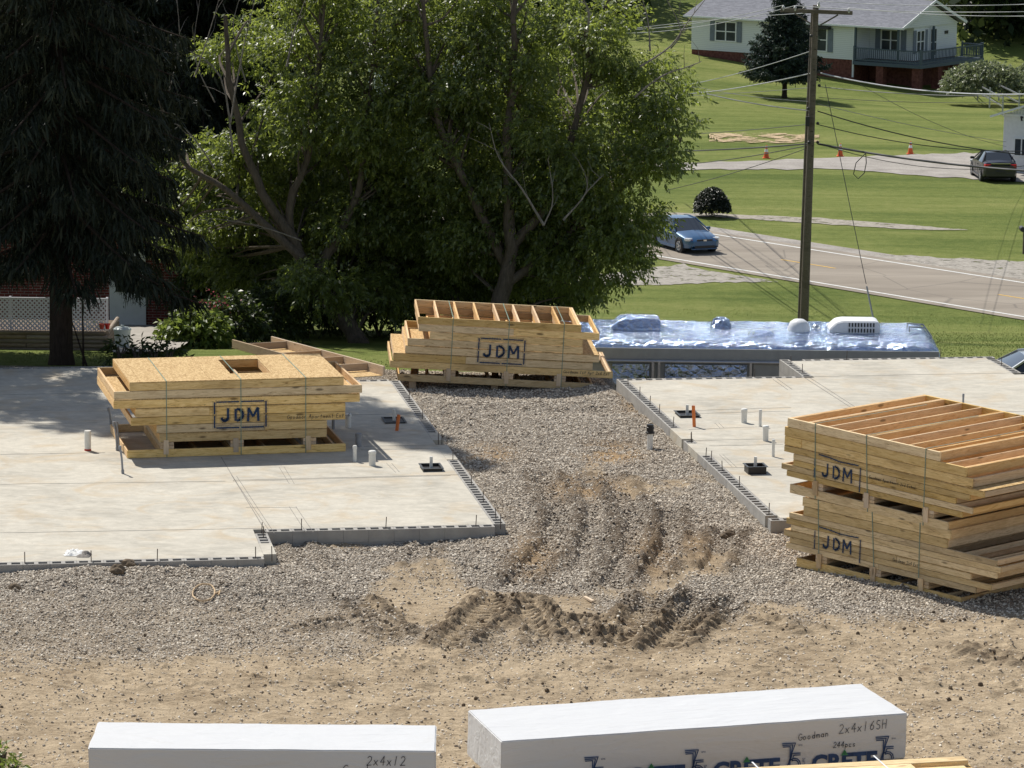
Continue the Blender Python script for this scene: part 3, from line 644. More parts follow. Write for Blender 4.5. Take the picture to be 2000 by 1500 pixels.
pipe('drain_pipe', 'thick dark grey pipe standing in the shadow of the sheathed bundle', 'pipe', 700, 872, 847, 11.5, 'conduit_grey', 'cap')  # plain grey, darker than the white stubs around it
pipe('drain_pipe', 'thin white pipe at the edge of the sheathed bundle shadow', 'pipe', 693, 901, 871, 7.5, 'pvc_white', 'cap')
pipe('drain_pipe', 'thick white capped pipe just in front of the sheathed bundle shadow', 'pipe', 727, 909, 881, 13.5, 'pvc_white', 'cap')
pipe('marker_pipe', 'leaning orange pipe on the left slab in front of a recessed black box', 'pipe', 775, 841, 810, 6.6, 'pvc_orange', 'plain', .035)
pipe('marker_pipe', 'leaning orange pipe on the right slab beside a black box', 'pipe', 1356, 833.5, 792, 6.6, 'pvc_orange', 'open', -.025)
pipe('drain_pipe', 'thick white pipe farthest back on the right slab', 'pipe', 1453, 825.5, 799, 11.5, 'pvc_white', 'cap')
pipe('drain_pipe', 'thin white pipe right of the farthest thick one on the right slab', 'pipe', 1484.5, 832.5, 801, 6, 'pvc_white', 'cap')
pipe('drain_pipe', 'thick white capped pipe close to the double panel stack', 'pipe', 1495, 861, 832, 11.5, 'pvc_white', 'cap')
pipe('drain_pipe', 'thin stained white pipe nearest the double panel stack', 'pipe', 1510, 892, 859, 6, 'pvc_white', 'cap')
pipe('conduit_stub', 'thin grey conduit behind the double panel stack', 'pipe', 1881, 790, 770, 4, 'conduit_grey', 'cap')
# grey conduits, bent and taped together, left of the sheathed bundle
def conduit(label, pts, r=.018):
    p0 = P(*pts[0]); root = empty('conduit', p0); tag(root, label, 'conduit'); s = scl(p0)
    q = [Vector((((a-pts[0][0])/s), 0, (pts[0][1]-b)/s/math.cos(TH))) for a, b in pts]; q = [Vector((0, 0, -.02))]+q[1:] if len(q) > 1 else q
    MB().tube(q, r, 10).build('tube', MT['conduit_grey'], root, 40)
    for k in (0, -1): c = q[k]+Vector((0, 0, .02 if k == 0 else -.05)); MB().tube([c, c+(q[1]-q[0]).normalized()*.07], r*1.45, 10).build('coupling', MT['conduit_grey'], root, 40)
conduit('short grey conduit behind the left end of the sheathed bundle', [(217, 829), (215, 812), (212, 798)])
conduit('pair of grey conduits taped together left of the sheathed bundle, rear one', [(233, 880), (231, 850), (229, 827)])
conduit('grey conduit standing alone in front of the left end of the sheathed bundle', [(240, 925), (238, 896), (235, 873)])
conduit('pair of grey conduits taped together left of the sheathed bundle, front one', [(229, 880), (227, 850), (223, 826)])
# black boxes round small white risers
def tub(label, px, py, w, d, h, rise, dx=0.0, recess=False):
    p = P(px, py); root = empty('drain_box', p, YAW); tag(root, label, 'box')
    t = .012; m = MB()
    for s_ in (-1, 1): m.box((s_*(w/2-t/2), 0, h/2), (t, d, h)); m.box((0, s_*(d/2-t/2), h/2), (w-2*t, t, h))
    m.box((0, 0, .004), (w-2*t, d-2*t, .006)); m.build('wall', MT['black_plastic'], root)
    rim = MB()
    for s_ in (-1, 1): rim.box((s_*(w/2+.008), 0, h+.004), (.035, d+.05, .008)); rim.box((0, s_*(d/2+.008), h+.0035), (w-.02, .035, .0065))
    rim.build('rim', MT['dark_trim'], root)
    MB().cyl((dx, 0, 0), .028, rise, 12).build('riser_pipe', MT['pvc_white'], root, 40)
tub('black box with a white riser behind the left orange pipe', 769.5, 822, .36, .52, .02, .22)
tub('black box with a white riser nearest the block rim of the left slab', 842, 916, .33, .45, .05, .22)
tub('black box with a white riser beside the right orange pipe', 1342, 811, .36, .5, .04, .20)
tub('raised black tub with a white riser on the right slab near the block rim', 1475, 923, .32, .32, .13, .28)
# capped clean-out in the gravel lane
p = P(1269, 884, -.28); p.z = gz1(p.x, p.y); root = tag(empty('cleanout_pipe', p), 'white clean-out pipe with a black rubber cap standing in the gravel', 'pipe')
MB().cyl((0, 0, -.1), .055, .42, 16).build('pipe', MT['pvc_white'], root, 40)
MB().lathe((0, 0, .30), [(.056, 0), (.078, .0), (.078, .03), (.066, .035), (.066, .085), (.072, .09), (.072, .115), (.064, .12), (.064, .165), (.001, .17)], 18).build('rubber_cap', MT['black_plastic'], root, 35)

# ---------------------------------------------------------------- lumber
_bc = {}
def board_mesh(L, w, h, mat):
    k = (round(L, 2), round(w, 3), round(h, 3), mat)
    if k not in _bc: _bc[k] = MB().box((0, 0, 0), (k[0], k[1], k[2])).mesh('board', MT[mat], bevel=.005 if L > .3 else 0)
    return _bc[k]
def board(name, parent, a, b, w, h, mat, up=(0, 0, 1)):
    a = Vector(a); b = Vector(b); x = b-a; L = x.length; x.normalize(); y = Vector(up).cross(x).normalized(); z = x.cross(y)
    o = link(name, board_mesh(L, w, h, mat), parent, (a+b)/2, Matrix((x, y, z)).transposed().to_euler()); return o
T = .038
def panel(root, x0, x1, W, z, h, y0=0.0, pitch=.406, osb=False, split=None, hole=None, label=None, dbl=False, ri=random):
    e = empty('wall_panel', (x0, y0, z)); e.parent = root; L = x1-x0
    if split: 
        board('plate', e, (0, T/2, h/2), (split-.003, T/2, h/2), T, h, 'plate_wood'); board('plate', e, (split+.003, T/2, h/2), (L, T/2, h/2), T, h, 'plate_wood')
    else: board('plate', e, (0, T/2, h/2), (L, T/2, h/2), T, h, 'plate_wood')
    board('plate', e, (0, W-T/2, h/2), (L, W-T/2, h/2), T, h, 'plate_wood')
    n = int(L/pitch); xs_ = [T/2]+[min(L-T*1.6, pitch*i) for i in range(1, n+1)]+[L-T/2]
    if dbl: xs_ += [x+T+.004 for x in xs_[1:-2:3]]+[L-T*1.55, T*1.55]
    if hole: xs_ = [x for x in xs_ if not hole[0]-.1 < x < hole[1]+.1]+[hole[0]-T/2, hole[1]+T/2]
    for x in xs_: board('stud', e, (x, T+.002, h/2-.001), (x, W-T-.002, h/2-.001), T, h-.004, 'stud_wood')
    if osb:
        cuts = [0]+[c for c in osb if c < L]+[L]
        if hole:
            for yy in hole[2:]: board('header', e, (hole[0]+.002, yy+(T/2 if yy > 1 else -T/2), h/2), (hole[1]-.002, yy+(T/2 if yy > 1 else -T/2), h/2), T, h-.006, 'stud_wood')
        for a, b in zip(cuts[:-1], cuts[1:]):
            m = MB(); a_ = a+.002; b_ = b-.002
            if hole and a_ < hole[0] and b_ > hole[1]:
                hx0, hx1, hy0, hy1 = hole
                for (p, q, r, s) in ((a_, hx0, 0, W), (hx1, b_, 0, W), (hx0+.0, hx1, 0, hy0), (hx0, hx1, hy1, W)): m.box(((p+q)/2, (r+s)/2, h+.0075), (q-p, s-r, .011))
            else: m.box(((a_+b_)/2, W/2, h+.0075), (b_-a_, W, .011))
            m.build('sheathing', MT['osb'], e)
    return e
def strap(root, x, zt, W, dx=0.0, z0=0.0):
    m = MB(); m.bar((x+dx, -.006, z0), (x, -.006, zt+.004), .003, .014, up=(1, 0, 0)); m.bar((x, -.007, zt+.005), (x+dx*.4, W, zt+.005), .017, .003)
    m.build('strap', MT['strap_green'], root)
def text_mesh(body, size, mat, bold=0.0):
    cu = bpy.data.curves.new('t', 'FONT'); cu.body = body; cu.size = size; cu.align_x = 'CENTER'; cu.align_y = 'CENTER'; cu.offset = bold; cu.resolution_u = 3
    o = bpy.data.objects.new('t', cu); col.objects.link(o); dg = bpy.context.evaluated_depsgraph_get(); dg.update()
    me = bpy.data.meshes.new_from_object(o.evaluated_get(dg)); bpy.data.objects.remove(o); me.materials.clear(); me.materials.append(MT[mat]); return me
def stroke_mesh(lines, w, mat, y=-.001):
    m = MB()
    for ln in lines:
        for a, b in zip(ln[:-1], ln[1:]):
            a = Vector((a[0], a[1])); b = Vector((b[0], b[1])); d = b-a
            if d.length < 1e-6: continue
            d.normalize(); a = a-d*w*.35; b = b+d*w*.35; n = Vector((-d.y, d.x))*w/2
            m.quad(*[(q.x, y, q.y) for q in (a-n, b-n, b+n, a+n)])
    return m.mesh('strokes', MT[mat])
ARC = lambda cx, cy, rx, ry, a0, a1, n=9: [(cx+rx*math.cos(math.radians(a0+(a1-a0)*i/n)), cy+ry*math.sin(math.radians(a0+(a1-a0)*i/n))) for i in range(n+1)]
def glyph(c):
    o = ARC(.3, .25, .22, .25, 0, 360, 10)
    D = {'G': [ARC(.4, .5, .36, .48, 50, 330)+[(.72, .45), (.45, .45)]], 'o': [o], 'a': [o, [(.52, .5), (.54, 0)]], 'd': [o, [(.52, 1), (.53, 0)]], 'p': [o, [(.08, .5), (.06, -.4)]],
         'm': [[(.0, 0), (.03, .5)], ARC(.18, .32, .14, .18, 180, 0, 5)+[(.32, 0)], ARC(.46, .32, .14, .18, 180, 0, 5)+[(.6, 0)]], 'n': [[(.05, 0), (.06, .5)], ARC(.27, .3, .2, .2, 180, 0, 5)+[(.48, 0)]],
         'A': [[(0, 0), (.3, 1), (.6, 0)], [(.12, .38), (.5, .38)]], 'r': [[(.08, 0), (.08, .5)], ARC(.3, .28, .22, .22, 170, 50, 4)], 't': [[(.25, .9), (.25, 0)], [(.02, .55), (.5, .58)]],
         'e': [[(.1, .26), (.5, .3)]+ARC(.3, .26, .21, .25, 10, 320, 8)], 'E': [[(.55, 1), (.05, 1), (.05, 0), (.58, 0)], [(.05, .52), (.45, .52)]], 'x': [[(.02, 0), (.5, .55)], [(.05, .55), (.5, 0)]],
         'X': [[(.02, 0), (.5, .9)], [(.05, .9), (.5, 0)]], '2': [ARC(.28, .72, .25, .27, 160, -40, 7)+[(.03, 0), (.6, .03)]], '4': [[(.4, 0), (.42, 1), (.0, .35), (.62, .38)]], '1': [[(.2, 0), (.25, 1)]],
         '6': [[(.5, 1), (.15, .6)]+ARC(.3, .28, .24, .28, 160, 520, 10)], '5': [[(.55, 1), (.12, 1), (.1, .58)]+ARC(.28, .32, .28, .3, 100, -130, 8)], 'S': [ARC(.3, .75, .24, .24, 40, 270, 7)+ARC(.3, .25, .26, .26, 90, -140, 7)],
         'H': [[(.05, 0), (.05, 1)], [(.52, 0), (.55, 1)], [(.05, .5), (.53, .53)]], '-': [[(.08, .4), (.45, .42)]], 'W': [[(0, 1), (.15, 0), (.3, .7), (.45, 0), (.65, 1)]], 'l': [[(.2, 0), (.2, 1)]], 's': [ARC(.25, .38, .16, .13, 40, 270, 5)+ARC(.25, .13, .17, .13, 90, -140, 5)],
         'c': [ARC(.3, .25, .22, .25, 45, 315)], 'i': [[(.15, 0), (.15, .5)]], 'L': [[(.05, 1), (.05, 0), (.5, 0)]], 'T': [[(0, 1), (.6, 1)], [(.3, 1), (.3, 0)]], 'I': [[(.2, 0), (.2, 1)]], '8': [ARC(.3, .75, .2, .23, 0, 360), ARC(.3, .26, .25, .26, 0, 360)]}
    return D.get(c, [])
def handwrite(s, h, w, mat='ink', slant=.12, jit=.05):
    out = []; x = 0
    for c in s:
        for ln in glyph(c): out.append([((x+p[0]*h*.85+p[1]*h*slant)+random.uniform(-jit, jit)*h*.3, p[1]*h+random.uniform(-jit, jit)*h*.4) for p in ln])
        x += h*(.72 if c != ' ' else .5)
    return out, x
def note(root, s, x, z, h, w=.012, rot=0.0, mat='ink', y=-.003, name='handwriting'):
    ls, L = handwrite(s, h, w); return link(name, stroke_mesh(ls, w, mat), root, (x, y, z), (0, rot, 0))
LET = {'J': [[(.62, 1), (.62, .32)], ARC(.36, .30, .26, .27, -8, -165, 8)], 'D': [[(.14, .93), (.14, .07)], ARC(.22, .5, .52, .47, 82, 8, 7), ARC(.22, .5, .52, .47, -8, -82, 7)],
       'M': [[(.06, 0), (.10, 1)], [(.14, .96), (.44, .38)], [(.50, .38), (.80, .96)], [(.86, 1), (.90, 0)]]}
def stencil(root, cx, cz, w, h, lw=.04, skew=0.0, loose=False):
    lh = h*.47; m = MB(); ls = []
    x = cx-lh*1.62
    for c in 'JDM': ls += [[(x+p[0]*lh*1.0, cz-lh*.52+p[1]*lh+skew*(x-cx)) for p in ln] for ln in LET[c]]; x += lh*1.1
    link('stencil_lettering', stroke_mesh(ls, lw, 'stencil_paint'), root, (0, -.0025, 0))
    fr = []
    def sg(a, b): fr.append([(cx+a[0]*w/2, cz+a[1]*h/2+skew*a[0]*w/2), (cx+b[0]*w/2, cz+b[1]*h/2+skew*b[0]*w/2)])
    if not loose:
        for k in (-1, 1): sg((-.9, k), (-.06, k)); sg((.06, k), (.9, k)); sg((k, -.96), (k, -.1)); sg((k, .1), (k, .96))
    else:
        sg((-.82, 1.05), (-.3, .98)); sg((-.3, .98), (.1, .86)); sg((.1, .86), (.9, .9)); sg((-1, -.7), (-1, -.05)); sg((-1, .15), (-1, .6)); sg((1, -1.0), (1.0, .75))
    link('stencil_frame', stroke_mesh(fr, lw*.62, 'stencil_paint'), root, (0, -.0022, 0))
    sp = [[(a[0], a[1]) for a in l] for l in ls+fr]; link('paint_overspray', stroke_mesh(sp, lw*2.1, 'overspray'), root, (0, -.0016, 0))
def gap_layer(root, xs_, W, z, h, cleat_h=.28, y0=0.0, zc=None):
    for x in xs_:
        board('spacer', root, (x-.06, y0+.004, z+h*.25), (x-.06, y0+W, z+h*.25), .10, h*.5-.003, 'pale_wood'); board('spacer', root, (x-.06, y0+.004, z+h*.75), (x-.06, y0+W, z+h*.75), .10, h*.5-.003, 'pale_wood')
        board('spacer', root, (x+.07, y0+.004, z+h*.25), (x+.07, y0+W, z+h*.25), .10, h*.5-.003, 'pale_wood'); board('spacer', root, (x+.07, y0+.004, z+h*.75), (x+.07, y0+W, z+h*.75), .10, h*.5-.003, 'pale_wood')
        board('cleat', root, (x-.02, y0-.012, z-cleat_h*.32), (x-.02, y0-.012, z+h+cleat_h*.14), .019, .09, 'pale_wood', up=(1, 0, 0)) if False else link('cleat', board_mesh(h+cleat_h*.46, .019, .09, 'pale_wood'), root, (x-.02, y0-.0125, z+h/2-cleat_h*.09), (0, math.pi/2+random.uniform(-.04, .04), 0))
# --- sheathed bundle on the left slab
p = P(248.5, 895.5, .0)
b1 = empty('panel_bundle', p+Vector((0, 0, .002)), math.radians(13.2)); tag(b1, 'strapped stack of wall panels with sheathed top and window hole on left slab', 'lumber bundle')
panel(b1, 0, 3.87, 2.5, 0, .14, pitch=.61); gap_layer(b1, (.70, 1.93, 3.22), 2.4, .14, .125)
z = .268
for i, (a, b, W, spl, ob) in enumerate(((.57, 3.53, 2.4, None, (1.2, 2.4)), (.52, 3.53, 2.45, 1.9, None), (.07, 3.86, 2.5, None, None), (.15, 3.86, 2.5, 1.3, (1.22, 2.44)), (-.23, 4.12, 2.55, None, (1.22, 2.44, 3.66)), (-.22, 4.16, 2.55, None, None))):
    panel(b1, a, b, W, z, .14, osb=ob, split=spl, pitch=.5 if i < 4 else .8); z += .147+(.0135 if ob else 0)
panel(b1, .05, 3.83, 2.5, z, .14, osb=(.19, 1.42, 2.62), hole=(1.86, 2.58, .62, 2.1)); z += .1535
for a in ((1.86, 2.58),):     # rough opening members under the hole
    pass
for x in (.69, 2.0, 3.15): strap(b1, x, z, 2.5, .004)
stencil(b1, 1.99, .72, .91, .46, .042); note(b1, 'Goodman Apartment Ext-4', 2.82, .615, .07, .007)
# --- bundle at the far end of the gravel lane
p = P(777, 743.5, -.17)
b2 = empty('panel_bundle', p, math.radians(3.5), 0, math.radians(2.8)); tag(b2, 'tilted strapped stack of wall panels at the far end of the gravel lane', 'lumber bundle')
sx = lambda q: (q-228)/4/97.0
panel(b2, 0, sx(1745), 2.3, 0, .14, pitch=.61); gap_layer(b2, (sx(625), sx(1075), sx(1485)), 2.2, .14, .12)
z = .262
for i, (a, b, W, ob, spl) in enumerate(((162, 1895, 2.4, None, None), (183, 1735, 2.4, (1.2, 2.4, 3.6), 1.45), (272, 1780, 2.4, (1.22, 2.44), None), (288, 1650, 2.3, None, 2.2), (455, 1645, 2.3, None, .45), (368, 1772, 2.35, None, 1.9), (358, 1628, 2.35, None, None))):
    panel(b2, sx(a), sx(b), W, z, .14, osb=ob, split=spl, pitch=.406 if i > 4 else .55); z += .147+(.0135 if ob else 0)
b2z = z
for x in (sx(630), sx(1066), sx(1495)): strap(b2, x, z, 2.3, .008)
stencil(b2, sx(1018), .70, .92, .49, .04); note(b2, 'Goodman 1st Apt 2x6 Ext', sx(1510), .325, .06, .007)
MB().box((sx(1690), -.012, .05), (.085, .02, .03)).build('plastic_scrap', MT['white_paint'], b2)
for k, (x, w) in enumerate(((.35, .1), (2.0, .1), (3.5, .1))):
    q = b2.matrix_basis @ Vector((x, 1.0, 0)); g = gz1(q.x, q.y-1)
    o = board('skid', None, (q.x, q.y-.9, (q.z+g-.1)/2-.004), (q.x, q.y+1.2, (q.z+g-.1)/2-.004), .14, max(.03, q.z-g+.1), 'brown_plank')
    tag(o, ('dark skid under the raised left end of the tilted bundle', 'dark skid under the middle of the tilted bundle', 'dark skid under the lowered right end of the tilted bundle')[k], 'skid')
# --- double stack at the right edge
A = P(1555, 1106, -.22); ANG = math.radians(-46.7)
kx = lambda q: (q-1555)*3.3/317
def bundle3(label, z0, lay, tilt, sh, st, txt, straps):
    r = empty('panel_bundle', (A.x, A.y, z0), ANG, 0, tilt); tag(r, label, 'lumber bundle'); z = 0
    zz = {}
    for i, (a, b, h, W, ob, spl) in enumerate(lay):
        panel(r, kx(a), kx(b), W, z, h, osb=ob, split=spl, pitch=.406 if i > len(lay)-3 else .5, dbl=(i >= len(lay)-2)); z += h+.005+(.0135 if ob else 0)
        if i == 0: gap_layer(r, straps, lay[0][3]-.1, z, sh, .27); z += sh+.001
    for x, dx in zip(straps, (.07, .10, .02)): strap(r, x-.09, z, 2.6, dx)
    stencil(r, *st, .03, 0, True); note(r, txt[0], txt[1], txt[2], txt[3], .006); return z
LW = 3.25
zl = bundle3('lower bundle of the double wall panel stack on the gravel by the right slab', A.z, [(1555, 1872, .14, LW, None, None), (1533, 1898, .089, LW, None, 1.9), (1540, 1925, .089, LW, None, None), (1528, 1888, .089, LW, (1.2, 2.4), 2.3), (1541, 1935, .089, LW, None, None), (1532, 1940, .089, LW, None, 1.1), (1537, 1933, .089, LW, None, None), (1565, 1842, .14, LW, None, None), (1563, 1847, .14, LW, None, None)],
    math.radians(.7), .11, (.83, .50, .93, .40), ('Goodman 2x4 Ext', 1.95, .45, .05), (.5, 1.6, 2.55))
zu = bundle3('upper bundle of the double wall panel stack by the right slab, open studs on top', A.z+zl+.012, [(1538, 1843, .14, LW, None, None), (1530, 1868, .089, LW, None, None), (1519, 1886, .089, LW, None, 1.5), (1542, 1855, .089, LW, None, None), (1542, 1880, .089, LW, None, 2.1), (1523, 1905, .089, LW, (1.2, 2.4), None), (1523, 1883, .14, LW, None, .35), (1522, 1872, .14, LW, None, None), (1527, 1822, .14, LW, None, None)],
    math.radians(1.5), .11, (.78, .49, .93, .42), ('Goodman Apartment 2nd Ext-1', 1.42, .52, .05), (.38, 1.42, 2.6))
# --- long shallow frame left lying over the rear edge of the left slab
fr_a, fr_b = P(751, 735, .02), PD(531, 675, 75.5)
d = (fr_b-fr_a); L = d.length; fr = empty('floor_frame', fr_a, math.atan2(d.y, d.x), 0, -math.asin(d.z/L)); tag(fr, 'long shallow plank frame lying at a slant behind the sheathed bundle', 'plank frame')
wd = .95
board('side_plank', fr, (0, 0, .11), (L, 0, .11), .04, .184, 'brown_plank'); board('side_plank', fr, (.15, wd, .11), (L-.2, wd, .11), .04, .184, 'brown_plank')
for x in (.9, 2.3, 3.6, L-1.0): board('cross_piece', fr, (x, .022, .11), (x, wd-.022, .11), .038, .15, 'brown_plank')
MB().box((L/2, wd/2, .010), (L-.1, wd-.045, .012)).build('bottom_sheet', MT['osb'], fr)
q = fr_a+d*.86; g = gz1(q.x, q.y); o = board('support_block', None, (q.x-.6, q.y, (q.z+g)/2-.02), (q.x+.4, q.y, (q.z+g)/2-.02), .2, max(.05, q.z-g+.04), 'brown_plank'); tag(o, 'stacked support timber under the raised end of the plank frame', 'timber')

# ---------------------------------------------------------------- wrapped lumber packages in front
def wrap_mat():
    t = NT('white_wrap'); v = t.coord('Object'); n = t.noise(t.coord('Object', (.7, 2.6, 2.6), rot=(0, .5, .6)), 2.0, 4, .55, .7); f = t.noise(v, 14, 3)
    dirt = t.ramp(t.noise(t.coord('Object', (1, 1, 1), loc=(3, 1, 0)), 1.6, 6, .7, 1.5), [(.60, 0.0), (.72, 1.0)])
    c = t.mix(t.math('MULTIPLY', dirt, .22), (.61, .612, .612), (.45, .41, .35)); t.base(c).rough(.45).spec(.4); t.bump(t.math('ADD', n, t.math('MULTIPLY', f, .06)), .7, .035); MT['white_wrap'] = t.m
wrap_mat()
def package(label, a, yaw, L, W, h, seed, sag=0.012):
    r = empty('wrapped_package', (a.x, a.y, a.z-h), yaw); tag(r, label, 'package')
    bm = bmesh.new(); bmesh.ops.create_cube(bm, size=1)
    for v in bm.verts: v.co = Vector(((v.co.x+.5)*L, (v.co.y+.5)*W, (v.co.z+.5)*h))
    bmesh.ops.bevel(bm, geom=bm.edges[:], offset=.012, segments=2, affect='EDGES')
    for ax, n in ((0, int(L/.12)), (1, int(W/.12)), (2, int(h/.12))):
        for i in range(1, n):
            no = [0, 0, 0]; no[ax] = 1; co = [0, 0, 0]; co[ax] = (L, W, h)[ax]*i/n
            bmesh.ops.bisect_plane(bm, geom=bm.verts[:]+bm.edges[:]+bm.faces[:], plane_co=co, plane_no=no)
    V = np.array([v.co for v in bm.verts]); q = fbm(V[:, 0]*1.4+seed, V[:, 1]*2.2+V[:, 2]*2, 3, seed)-.5; q2 = fbm(V[:, 0]*4.5+V[:, 1]*3, V[:, 1]*5-V[:, 0]*3+V[:, 2]*5, 2, seed+5)-.5
    for v, e, e2 in zip(bm.verts, q, q2):
        n_ = v.normal; v.co += n_*float(e*sag*2+e2*sag*.9)
    me = bpy.data.meshes.new('wrap'); bm.to_mesh(me); bm.free(); me.materials.append(MT['white_wrap']); me.polygons.foreach_set('use_smooth', [True]*len(me.polygons)); me.set_sharp_from_angle(angle=math.radians(35))
    link('wrap', me, r); 
    for x in (.5, L/2, L-.5): board('skid', r, (x, .02, -.045), (x, W-.02, -.045), .09, .088, 'brown_plank')
    return r
zt = 1.6; a = P(172, 1461, zt); hh = zt-gz1(a.x+1.8, a.y+.5)-.08
pk1 = package('white wrapped lumber package at the lower left, marked 2x4x12', a, math.radians(.8), 3.72, 1.04, hh, 3)
note(pk1, '2x4x12', 2.98, hh-.16, .10, .007, mat='ink', y=-.016); note(pk1, 'Goodman', 2.72, hh-.26, .10, .007, mat='ink', y=-.016)
zt = .8; a = P(979, 1448, zt); hh = zt-gz1(a.x+2.5, a.y+.7)-.08
pk2 = package('long white wrapped lumber package printed with blue logos, lower right', a, math.radians(16.6), 5.1, 1.45, hh, 8)
note(pk2, '2x4x16SH', 4.22, hh-.19, .11, .007, y=-.016, rot=-.05); note(pk2, 'Goodman', 3.70, hh-.24, .08, .007, y=-.016, rot=-.08); note(pk2, '244pcs', 4.15, hh-.36, .07, .007, y=-.016)
def logo(x, z, s):
    ls = []
    for k in range(3): o = k*.045*s; ls += [[(x+o*.2, z-o), (x+.36*s-o*1.6, z-o), (x+.10*s+o*1.4, z-.75*s)]]
    for k in range(2): o = k*.05*s; ls += [[(x+.5*s, z-.28*s-o), (x+.27*s+o, z-.28*s-o), (x+.23*s+o, z-.46*s)]+ARC(x+.34*s, z-.58*s, .17*s-o, .17*s-o, 120, -150, 9)]
    link('logo_print', stroke_mesh(ls, .028*s, 'navy_print'), pk2, (0, -.016, 0))
    o = link('small_print', text_mesh('ans', .09*s, 'navy_print'), pk2, (x+.50*s, -.016, z-.06*s), (math.pi/2, 0, 0))
for i, x in enumerate((1.02, 2.27, 3.5, 4.7)): logo(x, hh-.265, .46)
for x in (1.85, 3.05, 4.30):
    link('brand_print', text_mesh('CRETE', .29, 'navy_print', .012), pk2, (x, -.017, hh-.555), (math.pi/2, 0, 0))
    m = MB()
    for k in range(3): m.add([(x-.055+.015*k, -.0175, hh-.46+.018*k), (x+.055-.015*k, -.0175, hh-.46+.018*k), (x, -.0175, hh-.425+.018*k)], [(0, 1, 2)])
    m.build('tree_print', MT['green_print'], pk2)
    link('small_print', text_mesh('GROUPE', .05, 'navy_print'), pk2, (x-.52, -.0165, hh-.55), (math.pi/2, -math.pi/2, 0))
# loose planks stacked in front of the printed package
zt = .88; a = P(1372, 1491, zt); g = gz1(a.x+1, a.y-.4)
st_ = empty('plank_stack', (a.x+1.36*.225, a.y-1.36*.974, g), math.radians(13)); tag(st_, 'stack of yellow planks in front of the printed package at the lower right', 'plank stack')
H = zt-g; nl = 9; ph = H/nl
for l in range(nl):
    for k in range(7):
        x0 = random.uniform(-.05, .05)+(.25 if l == nl-1 and k in (4,) else 0); x1 = 3.1+random.uniform(-.12, .12)-(0 if l < nl-1 else (.0, .0, .4, .1, .85, .05, .0)[k])
        if l == nl-1 and k == 6: continue
        board('plank', st_, (x0, .1+k*.185, ph*(l+.5)), (x1, .1+k*.185, ph*(l+.5)), .178, ph-.004, 'plate_wood')
for x in (.55, 2.0): MB().bar((x, .0, H+.004), (x+.02, 1.3, H+.004), .02, .003).build('band', MT['white_paint'], st_)

# ---------------------------------------------------------------- litter
def rag(label, c, r, mat, seed):
    V = []; Qs = []; n = 14
    for i in range(n):
        for j in range(n):
            x = (i/(n-1)-.5)*r[0]; y = (j/(n-1)-.5)*r[1]; e = abs(float(fbm(x*16+seed, y*16, 2, seed))-.5)*2.6+.15*random.random(); k = max(0, 1-(abs(x)/r[0]*2)**4)*max(0, 1-(abs(y)/r[1]*2)**4)
            V.append((c.x+x*(.8+.5*float(vnoise(j*.7, seed))), c.y+y, c.z+.006+k*e*r[2]))
    for i in range(n-1):
        for j in range(n-1): a = i*n+j; Qs.append((a, a+n, a+n+1, a+1))
    o = link('crumpled_rag', np_mesh('crumpled_rag', V, Qs, mat=MT[mat], smooth=True)); tag(o, label, 'rag'); return o
rag('crumpled white rag near the front edge of the left slab', P(146, 1082), (.30, .34, .09), 'wrap_rag', 4); rag('small dark rag lying against the white rag on the left slab', P(164, 1085), (.18, .28, .07), 'rag_dark', 9)
c = P(398, 1166, -.2); pts = []
for i in range(40):
    a = i/39*2*math.pi*1.35; x = c.x+.16*math.cos(a); y = c.y+.42*math.sin(a)+.0; 
    if i > 29: x += (i-29)*.032; y -= (i-29)*.035
    pts.append((x, y, gz1(x, y)+.028))
tag(MB().tube(pts, .012, 6).build('hose_loop', MT['pale_wood'], None, 60), 'looped tan hose lying on the gravel before the left slab', 'hose')
p = PG(1150, 1173); o = board('wood_offcut', None, (p.x-.06, p.y+.12, p.z+.025), (p.x+.06, p.y-.15, p.z+.025), .05, .03, 'pale_wood'); tag(o, 'short pale wood offcut lying above the tyre ruts', 'offcut')
for k, (px, py, s_) in enumerate(((228, 1118, .11), (252, 1107, .12), (1425, 1047, .10), (30, 1150, .09), (1412, 1052, .08))):
    p = PG(px, py); bm = bmesh.new(); bmesh.ops.create_icosphere(bm, subdivisions=3, radius=s_)
    for v in bm.verts:
        e = float(fbm(v.co.x*14+k, v.co.y*14+v.co.z*9, 3, 5+k)); v.co *= .7+.7*e; v.co.z *= .75
    me = bpy.data.meshes.new('dirt_lump'); bm.to_mesh(me); bm.free(); me.materials.append(MT['clod'])
    tag(link('dirt_lump', me, None, p+Vector((0, 0, s_*.25))), ('black dirt lump on the gravel bank against the left slab front', 'brown dirt lump beside the black one against the left slab front', 'larger brown dirt lump near the corner of the right slab', 'dirt lump at the left edge of the photo by the slab', 'smaller dirt lump near the corner of the right slab')[k], 'dirt lump')

